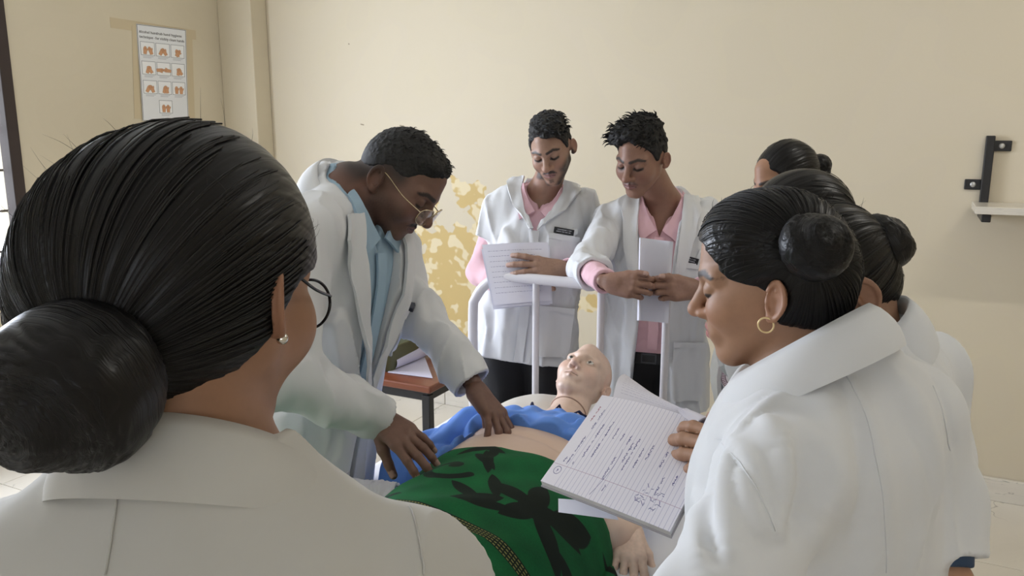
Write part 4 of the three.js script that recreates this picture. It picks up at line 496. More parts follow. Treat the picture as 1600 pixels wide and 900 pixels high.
// ---------------------------------------------------------------- side table behind the doctor
{
  const y = .62, a = onPlane(674, 604, 'y', y), t = thing('side_table', 'small wooden topped table on black square steel legs behind the doctor', 'table', [a.x, 0, a.z]);
  const ex = V(-1, 0, .02).normalize(), ez = V(0.0, 0, -1), W = .95, Dp = .42, P = (u, v, h) => a.clone().addScaledVector(ex, u).addScaledVector(ez, v).setY(h);
  const wood = dataTex(256, 256, (u, v) => { const g = N3(u * 3, v * 30, 1) * 14 + N3(u * 8, v * 90, 2) * 8; return [122 + g, 66 + g * .7, 42 + g * .5]; }, true);
  const c = P(W / 2, Dp / 2, y - .014); part('table_top', new RoundedBoxGeometry(W, .028, Dp, 3, .008).translate(c.x, c.y, c.z), std(0xffffff, .35, { map: wood }), t);
  part('frame', [box(W - .04, .035, .025, c.x, y - .046, c.z + Dp / 2 - .03), box(W - .04, .035, .025, c.x, y - .046, c.z - Dp / 2 + .03), box(.025, .035, Dp - .06, c.x - W / 2 + .03, y - .046, c.z), box(.025, .035, Dp - .06, c.x + W / 2 - .03, y - .046, c.z)], steelBlack, t);
  for (const i of [-1, 1]) for (const j of [-1, 1]) part('leg', box(.034, y - .04, .034, c.x + i * (W / 2 - .03), (y - .04) / 2, c.z + j * (Dp / 2 - .03)), steelBlack, t);
  const pm = std(lin(.66, .64, .78), .75), q0 = onPlane(606, 583, 'y', y), q1 = onPlane(676, 592, 'y', y), q2 = onPlane(664, 560, 'y', y), q3 = onPlane(622, 556, 'y', y);
  const pp = thing('paper_sheets', 'pale lilac paper with one end rolled up on the side table', 'paper', [q0.x, y, q0.z]);
  part('flat_sheet', sheet((s, u) => q0.clone().lerp(q1, s).lerp(q3.clone().lerp(q2, s), u).setY(y + .004), 6, 6, .002), pm, pp);
  const ra = onPlane(611, 578, 'y', y), rb = onPlane(672, 553, 'y', y), n = V(0, 1, 0).cross(rb.clone().sub(ra)).normalize();
  part('rolled_sheet', sheet((s, u) => { const an = -1.2 + u * 5.2, r = .026 + u * .006; return ra.clone().lerp(rb, s).setY(y + .034 + r * Math.sin(an)).addScaledVector(n, r * Math.cos(an)); }, 10, 30, .0015), pm, pp);
  // olive plastic tray with instruments
  const tc = onPlane(582, 564, 'y', y), tr = thing('instrument_tray', 'olive green plastic tray of instruments at the back of the side table', 'tray', [tc.x, y, tc.z]), om = std(lin(.1, .105, .045), .5);
  const l = [.155, .105], wall = (s, u) => { const a2 = s * 2 * Math.PI, q = (v) => Math.sign(v) * Math.pow(Math.abs(v), .25), k = 1 + .16 * u; return V(tc.x + l[0] * k * q(Math.cos(a2)), y + .004 + .1 * u, tc.z + l[1] * k * q(Math.sin(a2))); };
  part('tray_wall', sheet((s, u) => wall(s, u), 64, 4, .005), om, tr); part('rim', tube(Array.from({ length: 48 }, (_, i) => wall(i / 48, 1)), .006, 96, 6, true), om, tr);
  part('tray_base', box(l[0] * 1.85, .006, l[1] * 1.85, tc.x, y + .004, tc.z, .002), om, tr);
  const sc = thing('scissors', 'steel scissors with black handles standing in the olive tray', 'scissors', [tc.x + .08, y + .01, tc.z + .03]);
  for (const s of [-1, 1]) { const p = V(tc.x + .08, y + .07, tc.z + .03); part('blade', rod(p, p.clone().add(V(-.04 - s * .01, -.05, .03)), .005, 8), std(lin(.6, .6, .6), .25, { metalness: 1 }), sc); const ring = new THREE.TorusGeometry(.022, .006, 8, 24); ring.rotateY(.4); ring.translate(p.x + .03 + s * .022, p.y + .055, p.z); part('handle', [ring, rod(p, p.clone().add(V(.02 + s * .018, .035, 0)), .006, 8)], steelBlack, sc); }
  const st = thing('stethoscope', 'coiled black stethoscope tubing lying in the olive tray', 'stethoscope', [tc.x - .02, y + .01, tc.z]); part('tubing', tube(Array.from({ length: 40 }, (_, i) => V(tc.x - .02 + (.075 - i * .0008) * Math.cos(i * .55), y + .03 + i * .0018 + .012 * Math.sin(i * 1.3), tc.z + (.06 - i * .0006) * Math.sin(i * .55))), .006, 200, 8), std(lin(.01, .01, .012), .35), st);
}
// ---------------------------------------------------------------- training manikin on the bed
const MK = std(0xffffff, .42, { vertexColors: true }), MSK = [.76, .56, .45];
const TFm = new Frame(V(-.8, .705, -1.40), V(0, 1, 0), V(-.03, .05, -1), true); // pelvis, chest up, head towards the wall
let beltY;
{
  const hc = at(912, 592, 2.36), hF = new Frame(hc, aim(-20, 60), V(.1, .2, -1)), p = thing('training_manikin', 'bald pale patient training manikin lying on the bed with bare belly', 'manikin', [-.8, BED, -1.5]);
  const hf = headField({ k: .93, jaw: 1.02, wide: 1.04, lips: 1, open: true, ear: .75 }), hw = hF.wrap(hf), L = .52, rows = [[-.12, .165, .1, 0], [0, .17, .105, 0], [.12, .165, .118, .006], [.24, .165, .112, .004], [.36, .18, .105, 0], [.44, .165, .085, -.005], [.5, .1, .065, -.01], [.54, .06, .055, -.01]];
  const tor = TFm.wrap(torsoField(rows, 2.2)), X = (x, y, z) => TFm.p(x, y, z);
  const nl = [TFm.p(0, .5, 0), hF.p(0, -.055, -.02)], neck = cone(nl[0], nl[1], .055, .05), nb = blend([tor, neck, cone(X(.0, .46, -.02), X(.19, .42, -.02), .055, .055), cone(X(0, .46, -.02), X(-.19, .42, -.02), .055, .055)], .04);
  const hL = at(985, 828, 1.80), hR = at(655, 762, 2.02), sL = X(.2, .42, -.02), sR = X(-.2, .42, -.02), eL = X(.265, .16, -.05), eR = X(-.25, .17, -.05);
  const arms = blend([cone(sL, eL, .048, .04), cone(eL, hL, .04, .027), cone(sR, eR, .048, .04), cone(eR, hR, .04, .027)], .025);
  const navel = X(0, .06, .125), crease = (x, y, z) => { let s = 0; for (const [v, am, w] of [[.225, .005, .012]]) { const l = TFm.l(V(x, y, z)); s += am * Math.exp(-(((l.y - v - .5 * l.x * l.x) / w) ** 2)); } return s + .006 * Math.exp(-((Math.hypot(x - navel.x, y - navel.y, z - navel.z) / .012) ** 2)); };
  const bf = (x, y, z) => { let d = smin(nb(x, y, z), arms(x, y, z), .03); return d < .03 && d > -.03 ? d + crease(x, y, z) : d; };
  const hcol = headColor({ skin: MSK, k: .93, wide: 1.04, lip: [.7, .46, .37], brow: 0, lash: 0, eyes: { white: [.75, .72, .66], iris: [.05, .04, .035], edge: [.3, .18, .13] } });
  const [lo, hi] = bounds([hL, hR, X(0, -.1, .1), X(0, .5, .1), X(0, .2, -.12)], .08), g1 = net(bf, lo, hi, .008, { color: () => MSK });
  const [l2, h2] = bounds([hc, nl[0]], .12), g2 = net((x, y, z) => smin(hw(x, y, z), neck(x, y, z), .015), l2, h2, .0028, { color: (x, y, z) => { const l = hF.l(V(x, y, z)); return hcol(l.x, l.y, l.z); } });
  const hand = handField({ w: hL, dir: at(984, 872, 1.72).sub(at(985, 822, 1.80)), back: V(.1, 1, .5), side: -1, s: .92, curl: [[.3, .35, .2], [.3, .35, .2], [.3, .4, .3], [.3, .4, .3]], spread: [.16, .04, -.1, -.24], thumb: { a: .55, b: .2, c: .2, r: .3 } });
  part('body', joinAll([g1, g2, handMesh(hand, MSK, .0028, 1)]), MK, p);
  for (const y of [.03]) part('neck_joint', tube(Array.from({ length: 24 }, (_, i) => { const a = i / 24 * 6.283, n = nl[1].clone().sub(nl[0]).normalize(), o = nl[0].clone().lerp(nl[1], .55), u = V(1, 0, 0), v = V(0, 0, 0).crossVectors(n, u).normalize(); return o.addScaledVector(u, .0535 * Math.cos(a)).addScaledVector(v, .0535 * Math.sin(a)); }), .0022, 48, 6, true), std(lin(.5, .33, .25), .5), p);
  // blue open gown: over the shoulders and arms, parted over the belly
  const gd = thing('blue_gown', 'blue patient gown opened over the belly of the manikin', 'gown', X(0, .3, 0)), up = blend([tor, cone(X(0, .46, -.02), X(.2, .42, -.02), .065, .062), cone(X(0, .46, -.02), X(-.2, .42, -.02), .065, .062), cone(sL, sL.clone().lerp(eL, .72), .058, .056), cone(sR, eR, .072, .07), cone(X(-.17, .36, .0), X(-.24, .2, -.03), .08, .075), cone(eR, eR.clone().lerp(hR, .5), .066, .06)], .03);
  const gf = (x, y, z) => { const l = TFm.l(V(x, y, z)); let d = up(x, y, z) - .02; if (d > .05 || d < -.06) return d; const side = Math.abs(l.x + .01) - .1 - .5 * Math.max(0, .26 - l.y) * 0; d += .010 * N3(x * 13, y * 13, z * 13) + .013 * (1 - 2.6 * Math.abs(N3(x * 17 + 4, y * 12, z * 9))); const bare = Math.max(.34 + .5 * (l.x + .05) ** 2 - l.y > 0 ? -(.34 + .9 * (l.x + .02) ** 2 - l.y) : .1, -1); const open = smax(l.y - (.272 + 1.1 * (l.x + .0) ** 2), Math.abs(l.x) - (.155 + (l.x < 0 ? -.03 : .012)), .03); d = smax(d, -open, .006); const nk = Math.hypot(l.x, (l.y - .52) * 1.0, (l.z - .02)) - .082; d = smax(d, -nk, .006); return smax(d, Math.max(l.y - .53, .03 - l.y), .006); };
  const [l3, h3] = bounds([X(-.42, .0, -.12), X(.42, .0, .16), X(0, .55, .15), hR], .05), gm = CLOTH(lin(.13, .3, .8), .8); gm.side = THREE.DoubleSide;
  part('cloth', net(gf, l3, h3, .007), gm, gd);
  part('neck_binding', tube(Array.from({ length: 14 }, (_, i) => { const a = -1.9 + i / 13 * 3.8; const q = X(.083 * Math.sin(a), .515 - .06 * Math.cos(a) * .6, .2); return drop(gf, TFm, TFm.l(q).x, TFm.l(q).y, .003); }), .004, 40, 6), std(lin(.01, .012, .05), .8), gd);
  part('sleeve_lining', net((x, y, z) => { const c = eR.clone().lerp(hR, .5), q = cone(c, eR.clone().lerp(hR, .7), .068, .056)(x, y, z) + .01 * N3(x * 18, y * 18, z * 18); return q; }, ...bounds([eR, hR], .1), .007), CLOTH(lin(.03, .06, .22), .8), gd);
  part('gown_hem', sheet((s, t) => { const a = at(1018, 812, 1.62), b = at(1050, 905, 1.45), c = V(BX1 + .02, BED - .02, 0); const p = a.clone().lerp(b, t); return V(p.x - .01 + .1 * s, BED + .035 - .2 * s * s - .0 + .01 * N3(s * 5, t * 5, 3), p.z); }, 12, 16, .003), CLOTH(lin(.2, .5, .9), .8), gd);
}
// ---------------------------------------------------------------- green woven blanket
{
  const tex = canvasTex(1024, 1024, (c, w, h) => {
    const im = c.createImageData(w, h); for (let y = 0; y < h; y++) for (let x = 0; x < w; x++) { const o = (y * w + x) * 4, n = N3(x * .35, y * .35, 1) * 10 + N3(x * .02, y * .02, 6) * 14; im.data[o] = 6 + n * .2; im.data[o + 1] = 92 + n; im.data[o + 2] = 48 + n * .5; im.data[o + 3] = 255; } c.putImageData(im, 0, 0);
    c.fillStyle = '#08120c'; c.strokeStyle = '#08120c'; c.lineCap = 'round';
    const leaf = (x, y, l, wd, a) => { c.save(); c.translate(x, y); c.rotate(a); c.beginPath(); c.moveTo(0, 0); c.bezierCurveTo(l * .25, -wd, l * .75, -wd * .8, l, 0); c.bezierCurveTo(l * .7, wd * .5, l * .3, wd * .8, 0, 0); c.fill(); c.restore(); };
    const curl = (x, y, r, a, s) => { c.save(); c.translate(x, y); c.rotate(a); c.scale(s, 1); c.lineWidth = r * .3; c.beginPath(); for (let t = 0; t < 5.2; t += .1) { const q = r * (1 - t / 7.2); c.lineTo(q * Math.cos(t), q * Math.sin(t)); } c.stroke(); c.beginPath(); c.arc(r * .12, -r * .22, r * .26, 0, 7); c.fill(); c.restore(); };
    const flower = (x, y, s) => { for (let k = 0; k < 5; k++) leaf(x, y, s * (k % 2 ? 1 : .8), s * .32, k * 1.257 - .5); c.beginPath(); c.arc(x, y, s * .3, 0, 7); c.fill(); };
    flower(525, 300, 118); leaf(560, 300, 120, 44, -1.2); leaf(590, 330, 110, 40, .35); leaf(470, 330, 110, 40, 2.5); curl(300, 262, 66, .3, 1); leaf(345, 325, 110, 26, .5); leaf(400, 250, 110, 24, 1.0); leaf(405, 395, 120, 24, -.35);
    for (let k = 0; k < 9; k++) leaf(215 + k * 17, 175 - (k % 3) * 20, 70 + (k % 4) * 14, 22, -1.9 + k * .42); leaf(180, 330, 110, 30, -1.2); leaf(160, 400, 120, 30, .1);
    leaf(640, 375, 120, 30, -.3); leaf(690, 300, 110, 30, .9); curl(760, 250, 60, 1.2, -1); leaf(800, 380, 130, 30, -.5); leaf(620, 160, 90, 24, -.4); leaf(880, 200, 120, 36, .5); leaf(60, 200, 120, 40, -.3); leaf(920, 330, 90, 30, 2.6);
    flower(300, 800, 100); leaf(380, 820, 160, 34, -.3); curl(620, 800, 80, .6, 1); leaf(700, 860, 150, 34, .3); flower(900, 820, 80); leaf(60, 760, 150, 34, .4); leaf(180, 900, 130, 30, -.4); leaf(480, 930, 140, 30, .1);
    c.fillStyle = '#0a140d'; c.fillRect(0, 446, w, 27); c.fillStyle = '#a3a05c'; for (const y of [449, 455.5, 462, 468.5]) for (let x = 0; x < w; x += 7) c.fillRect(x, y, 5, 2.4);
  });
  const o = thing('blanket', 'green blanket with black floral weave drawn up over the manikin\'s legs', 'blanket', [-.85, BED, -1.1]);
  const bodyH = (x, z) => { const l = -1.40 - z, c = -.765 - .03 * l, u = (x - c), leg = z > -1.3 ? step(-1.3, -.8, z) : 0, hip = .212 - .05 * step(-1.2, -.6, z), wd = .18 + .0 * leg; const m = hip * Math.pow(Math.max(0, 1 - Math.pow(Math.abs(u) / (wd + .06), 2.6)), .6); return m; };
  const edge = (x) => { const d = x + .8; return -1.505 - .1 * d + 1.6 * Math.max(0, d - .26) + .27 * step(-.13, -.22, d) - .39 * step(-.42, -.455, d); };
  const hgt = (x, z) => BED + .018 + Math.max(0, bodyH(x, z)) + .006 * N3(x * 9, z * 9, 2) + .007 * (1 - 2.5 * Math.abs(N3(x * 6 + z * 3, z * 5, 8)));
  const X0 = BX0 - .035, X1 = -.445;
  const g = sheet((s, t) => { const q = s * 1.12 - .12, x = q < 0 ? X0 : mix(X0, X1, q), z = mix(edge(x) , -.585, t); if (q < 0) return V(X0 - .008 + .02 * q * N3(t * 9, 2, 3), BED + .012 + q * 1.2, z); let y = hgt(x, z); if (t < .012) y -= .012 * (1 - t / .012); const dr = step(.93, 1, q); return V(x + dr * .012, y - dr * .02, z); }, 110, 120, .012, [1, 1]);
  const u = g.attributes.uv, p = g.attributes.position; for (let i = 0; i < u.count; i++) u.setXY(i, (p.getX(i) + .718) + .41, 1 - (p.getZ(i) - -1.618));
  part('weave', g, phys(0xffffff, .95, { map: tex, sheen: .15, sheenRoughness: .8, sheenColor: lin(.1, .6, .3), bumpMap: speck, bumpScale: .002 }), o);
}
// ---------------------------------------------------------------- the instructor leaning over the bed
{
  const skin = [.17, .088, .062];
  const aL = { s: at(612, 384, 2.1), e: at(656, 490, 2.06), w: at(738, 598, 1.98), rs: .062, re: .051, rw: .048 }, aR = { s: at(478, 372, 1.72), e: at(440, 590, 1.62), w: at(592, 652, 1.8), rs: .072, re: .06, rw: .05 };
  const hl = handField({ w: at(742, 606, 1.975), dir: at(790, 668, 1.915).sub(at(742, 606, 1.975)), back: aim(70, 55), side: -1, s: 1.0, curl: [[.3, .3, .2], [.25, .3, .2], [.3, .35, .25], [.35, .4, .3]], spread: [.18, .04, -.1, -.26], thumb: { a: .55, b: .15, c: .1, r: .75 } });
  const hr = handField({ w: at(590, 654, 1.8), dir: at(652, 700, 1.74).sub(at(590, 654, 1.8)), back: aim(15, 55), side: 1, s: 1.0, curl: [[.3, .25, .15], [.25, .25, .15], [.28, .3, .2], [.3, .35, .25]], spread: [.14, .03, -.1, -.2], thumb: { a: .5, b: .15, c: .1, r: .6 } });
  const P = makePerson({ label: 'bespectacled instructor in white coat and blue shirt leaning over the manikin', skin, head: { c: at(624, 283, 1.88), az: 72, el: -38, roll: 6, k: 1.03, form: { nose: 1.1, cheeks: .002 }, paint: { lip: [.17, .075, .065], stache: 1, beard: .35, buzz: .85 } }, pel: at(492, 640, 1.98), neck: at(552, 292, 1.87), az: 62, arms: [aL, aR], hands: [hl, hr], cell: .0026, neckR: [.06, .066], legMat: CLOTH(lin(.1, .11, .13)) });
  const rows = MEN.map(([y, a, b, z]) => [y, a + .004, b + .006, z]); rows[0] = [-.42, .21, .17, 0];
  const op = table([[-.45, -.06, .03], [-.2, -.035, .012], [.06, -.014, .002], [.14, -.03, .02], [.3, -.05, .045], [.44, -.066, .064], [.6, -.07, .07]]);
  const coat = garment(P, { rows, hem: -.42, arms: [aL, aR], open: (v) => op(v), neckHole: .082, fold: .016, fx: 13, cell: .0062, lines: [[P.TF.p(-.18, .38, .1), P.TF.p(-.1, .16, .15), .012, .025], [P.TF.p(.15, .36, .1), P.TF.p(.06, .2, .15), .01, .02], [aL.s, aL.e.clone().add(V(0, -.03, 0)), .006, .03], [aR.e, aR.w, .008, .025], [P.TF.p(-.12, .05, .15), P.TF.p(-.16, -.35, .15), .014, .03], [P.TF.p(-.02, .0, .15), P.TF.p(-.05, -.38, .17), .012, .03]] });
  part('coat', coat.geo(), whiteCoat, P.p);
  const sh = garment(P, { rows: scaleRows(MEN, -.012, -.012), hem: -.05, arms: [aL, aR], sleeves: false, open: (v) => v > .43 ? [-(v - .43) * .34, (v - .43) * .34] : [1, -1], neckHole: .064, fold: .005, cell: .0062 });
  part('shirt', sh.geo(), blueShirt, P.p);
  part('placket', patch(sh.solid, P.TF, [[-.016, .43, .016, .43], [-.016, .05, .016, .05]], { thick: .003, nt: 30, ns: 4 }), blueShirt, P.p); for (const v of [.4, .31, .22]) part('button', buttonAt(sh.raw, P.TF, 0, v, .006), buttonM, P.p);
  const NF = new Frame(P.TF.p(0, P.L - .022, .004), P.TF.Z, P.TF.Y.clone().addScaledVector(P.TF.Z, .3), true);
  part('shirt_collar', collarGeo(NF, { a: .074, b: .076, stand: .036, fall: .05, out: .014, from: -110, to: 110, drop: .02 }), blueShirt, P.p);
  shirtFlaps(P, sh, blueShirt, { r: .068, mid: .43, spread: .066 });
  lapels(P, coat, whiteCoat, { top: .52, notch: .42, low: .08, w: .06, gap: .004, gapTop: .072 });
  const cF = new Frame(P.TF.p(0, P.L - .008, -.006), P.TF.Z, P.TF.Y.clone().addScaledVector(P.TF.Z, .3), true);
  part('coat_collar', collarGeo(cF, { a: .088, b: .086, stand: .03, fall: .062, out: .022, from: -112, to: 112, drop: .03, thick: .004 }), whiteCoat, P.p);
  for (const v of [.03, -.1, -.23]) part('button', buttonAt(coat.raw, P.TF, -.04, v, .009), buttonM, P.p);
  pocket(P, coat, whiteCoat, .075, .16, .17, .285); part('pen_clip', patch(coat.solid, P.TF, [[.118, .294, .14, .302], [.118, .284, .14, .291]], { thick: .009, ns: 3, nt: 2 }), std(lin(.03, .035, .06), .4), P.p);
  pocket(P, coat, whiteCoat, -.19, -.08, -.28, -.1);
  const hk = 1.03, hair = manHair({ k: hk, lift: .009, side: .0015, blobs: [[0, .082, .035, .055, .028, .05]], rough: .002, freq: 90, seed: 8, line: table([[-.12, -.02], [-.085, -.018], [-.05, .0], [-.02, .026], [.0, .03], [.018, .028], [.032, .034], [.05, .056], [.075, .06], [.12, .066]]) });
  const hf = P.HF.wrap(hair), c = P.HF.o; part('hair', [net(hf, c.clone().subScalar(.16), c.clone().addScalar(.17), .0028), tufts(P.HF, hk, 260, 17, { surf: hair, ymin: .05, len: .012, r: .0016, dir: [0, .1, .8], zr: [-.08, .1], spread: .8 })], shortHairM, P.p);
  // metal-rimmed glasses, slipped down the nose
  const HP = (x, y, z) => P.HF.p(x * hk, y * hk, z * hk), gm = std(lin(.55, .45, .3), .25, { metalness: .9 }), gl = part('glasses', [-1, 1].map((s) => tube(Array.from({ length: 22 }, (_, i) => { const a = i / 22 * 6.283, q = (v, e) => Math.sign(v) * Math.abs(v) ** e; return HP(s * (.033 + .027 * q(Math.cos(a), .75)), -.016 + .021 * q(Math.sin(a), .75), .112 - .012 * Math.abs(q(Math.cos(a), .75) > 0 ? Math.cos(a) : 0)); }), .0014, 66, 6, true)).concat([tube([HP(-.008, -.006, .113), HP(0, -.002, .117), HP(.008, -.006, .113)], .0014, 10, 6)]), gm, P.p, 'gold metal glasses');
  for (const s of [-1, 1]) { part('lens', sheet((u, v) => { const a = u * 6.283, q = (w, e) => Math.sign(w) * Math.abs(w) ** e; return HP(s * (.033 + .026 * v * q(Math.cos(a), .75)), -.016 + .02 * v * q(Math.sin(a), .75), .112 - .01 * v * Math.max(0, Math.cos(a))); }, 28, 3, .001), glassM, gl); part('temple', tube([HP(s * .059, -.008, .1), HP(s * .074, -.002, .05), HP(s * .079, .012, -.005), HP(s * .078, .006, -.025), HP(s * .075, -.012, -.035)], .0013, 30, 6), s > 0 ? gm : gm, gl); }
}
// ---------------------------------------------------------------- women students with buns
const WOM = [[-.62, .2, .155, 0], [-.3, .195, .15, 0], [-.1, .187, .142, 0], [.06, .172, .132, .003], [.2, .162, .128, .008], [.34, .17, .126, .006], [.42, .168, .114, -.008], [.47, .13, .094, -.014], [.51, .08, .072, -.014], [.55, .06, .06, -.01]];
function bunMesh(P, k, b, r, seed, squash = .8, turns = 3) { // hair wound round itself; b = centre in head units, r = radius
  const ax = V(...b).normalize(), F = new Frame(P.HF.p(b[0] * k, b[1] * k, b[2] * k), P.HF.d(ax.x, ax.y, ax.z), P.HF.Y), f = (x, y, z) => { const a = Math.atan2(y, x), q = Math.hypot(x, y), e = Math.hypot(q / r, z / (r * squash)); const sp = Math.sin(a * 1 + q / r * 6.283 * turns * .5 + seed), st = N3(a * 3 + q / r * 9, q / r * 26 - a * 2, seed); return (e - 1) * r * squash * .9 + .0022 * (r / .05) * sp * step(.15, .5, q / r) + .0011 * st; };
  const R = r * 1.25; return net(F.wrap(f), F.o.clone().subScalar(R), F.o.clone().addScalar(R), r > .045 ? .0022 : .003, { uv: (x, y, z) => { const l = F.l(V(x, y, z)); return [(Math.hypot(l.x, l.y) / r * 1.2 + Math.atan2(l.y, l.x) / 6.283 * .18) * .5 + l.z * 4, Math.atan2(l.y, l.x) / 6.283 * 3]; } });
}
function womanHead(P, { k, wide, bun, bunR, seed, lift = .011, blobs, squash, earCut, nape, n = 200, fly = 30, cell = .0025, flyR = .00035 }) {
  const h = womanHair({ k, wide, bun, seed, lift, blobs, earCut, nape }), c = P.HF.o, f = P.HF.wrap(h), q = rng(seed + 5), st = [], hair = part('hair', net(f, c.clone().subScalar(.17 * k), c.clone().addScalar(.17 * k), cell, { uv: hairUV(P.HF, bun), wrap: 1 }), hairM, P.p);
  part('bun', bunMesh(P, k, bun, bunR, seed, squash), hairM, hair);
  const onHair = (d) => { let t = .16; for (let i = 0; i < 40; i++) { const e = h(d.x * t * k, d.y * t * k, d.z * t * k) / k; if (e < .0004) break; t -= e * .8; if (t < .03) break; } return d.clone().multiplyScalar(t); };
  const B = V(...bun).normalize();
  for (let i = 0; i < n; i++) { const a = q() * 6.283, u = V(1, 0, 0), v = V(0, 0, 0).crossVectors(B, u).normalize(); u.crossVectors(v, B); const side = u.multiplyScalar(Math.cos(a)).addScaledVector(v, Math.sin(a)), t0 = 1.0 + q() * .9, pts = []; let ok = true; for (let j = 0; j <= 6; j++) { const th = mix(t0, .35, j / 6), d = B.clone().multiplyScalar(Math.cos(th)).addScaledVector(side, Math.sin(th)); const p = onHair(d); if (p.z > womanLine(p.y)[0] - .002 || p.y < -.1) { ok = false; break; } pts.push(p.multiplyScalar(1.009 + .003 * Math.sin(i + j))); } if (ok) st.push(hairStrand(pts.map((p) => P.HF.p(p.x * k, p.y * k, p.z * k)), .0007 * k, 12)); }
  for (let i = 0; i < fly; i++) { const d = V(q() * 2 - 1, .1 + q() * .9, q() * 1.5 - .9).normalize(), p = onHair(d); if (p.z > womanLine(p.y)[0]) continue; const e = V(q() - .5, q() * .5, -.6 * q() - .1), l = .01 + q() * .022; st.push(hairStrand([p, p.clone().addScaledVector(d, l * .25).addScaledVector(e, l * .4), p.clone().addScaledVector(d, l * .4).addScaledVector(e, l)].map((w) => P.HF.p(w.x * k, w.y * k, w.z * k)), flyR, 6)); }
  if (st.length) { const s = part('loose_strands', joinAll(st), strandM, hair); s.userData.kind = 'stuff'; }
  return hair;
}
const hipsBelow = (n, right = 0, away = 0, l = .49) => n.clone().add(V(0, -l, 0)).addScaledVector(RIGHT, right).addScaledVector(AWAY, away);
const backFrame = (P) => { const F = new Frame(P.TF.o, P.TF.Z.clone().negate(), P.TF.Y); return F; };

// far woman by the wall, forehead showing
{
  const k = .93, aL = { s: at(1205, 402, 2.1), e: at(1214, 520, 2.06), w: at(1196, 630, 2.05), rs: .055, re: .048, rw: .04 }, aR = { s: at(1275, 398, 2.42), e: at(1290, 510, 2.4), w: at(1200, 560, 2.35), rs: .055, re: .048, rw: .04 };
  const P = makePerson({ label: 'farthest woman with centre-parted dark hair, only her forehead and small bun showing', group: 'students round the bed', skin: [.36, .19, .115], head: { c: at(1226, 283, 2.25), az: -68, el: -16, roll: 0, k, form: { jaw: .88, wide: .95 }, paint: { lip: [.35, .14, .12], wide: .95 } }, pel: hipsBelow(at(1250, 372, 2.28), .03, .03), neck: at(1250, 372, 2.28), az: -75, arms: [aL, aR], neckR: [.046, .052], relaxed: [0, 1] });
  const coat = garment(P, { rows: scaleRows(WOM, -.004, .0), hem: -.3, arms: [aL, aR], neckHole: .066, fold: .012, cell: .009 }); part('coat', coat.geo(), whiteCoat, P.p);
  womanHead(P, { k, wide: .95, bun: [0, .005, -.137], bunR: .037, seed: 3, n: 60, fly: 12 });
}
// second from the far end: hair arc, chest with crest
{
  const k = .95, aL = { s: at(1196, 545, 1.3), e: at(1200, 690, 1.3), w: at(1196, 770, 1.38), rs: .055, re: .048, rw: .04 }, aR = { s: at(1262, 505, 1.6), e: at(1260, 640, 1.6), w: at(1180, 690, 1.55), rs: .055, re: .048, rw: .04 };
  const P = makePerson({ label: 'woman between the others, her hair arc above the nearest bun and crested chest below', group: 'students round the bed', skin: [.33, .18, .11], head: { c: at(1246, 366, 1.46), az: -85, el: -24, k, form: { jaw: .88, wide: .95 }, paint: { lip: [.33, .13, .11], wide: .95 } }, pel: hipsBelow(at(1240, 474, 1.46), .06, 0), neck: at(1240, 474, 1.46), az: -78, arms: [aL, aR], neckR: [.046, .052], relaxed: [0, 1] });
  const coat = garment(P, { rows: scaleRows(WOM, -.004, .004), hem: -.3, arms: [aL, aR], neckHole: .07, fold: .01, cell: .007, open: (v) => v > .3 ? [-(v - .3) * .42, (v - .3) * .42] : [1, -1] }); part('coat', coat.geo(), whiteCoat, P.p);
  const sh = garment(P, { rows: scaleRows(WOM, -.022, -.018), hem: .1, arms: [aL, aR], sleeves: false, neckHole: .058, fold: .003, cell: .008, open: (v) => v > .44 ? [-(v - .44) * .4, (v - .44) * .4] : [1, -1] }); part('shirt', sh.geo(), pinkShirt, P.p);
  const NF = new Frame(P.TF.p(0, P.L + .004, .0), P.TF.Z, P.TF.Y.clone().addScaledVector(P.TF.Z, .2), true); part('shirt_collar', collarGeo(NF, { a: .06, b: .064, stand: .03, fall: .045, out: .016, from: -165, to: 165, drop: .045, point: .025 }), pinkShirt, P.p);
  lapels(P, coat, whiteCoat, { top: .5, notch: .4, low: .3, w: .06, gap: .006, gapTop: .062 }); shirtFlaps(P, sh, pinkShirt, { r: .058 }); { const q = hit(coat.solid, 1152, 588) ?? P.TF.p(.1, .3, .15); crest(P, coat, 0, 0, .03, new Frame(q, V(0, EYE, 0).sub(q), UP)); } pocket(P, coat, whiteCoat, .055, .14, .24, .345);
  womanHead(P, { k, wide: .95, bun: [0, -.06, -.125], bunR: .04, seed: 4, n: 60, fly: 8 });
}
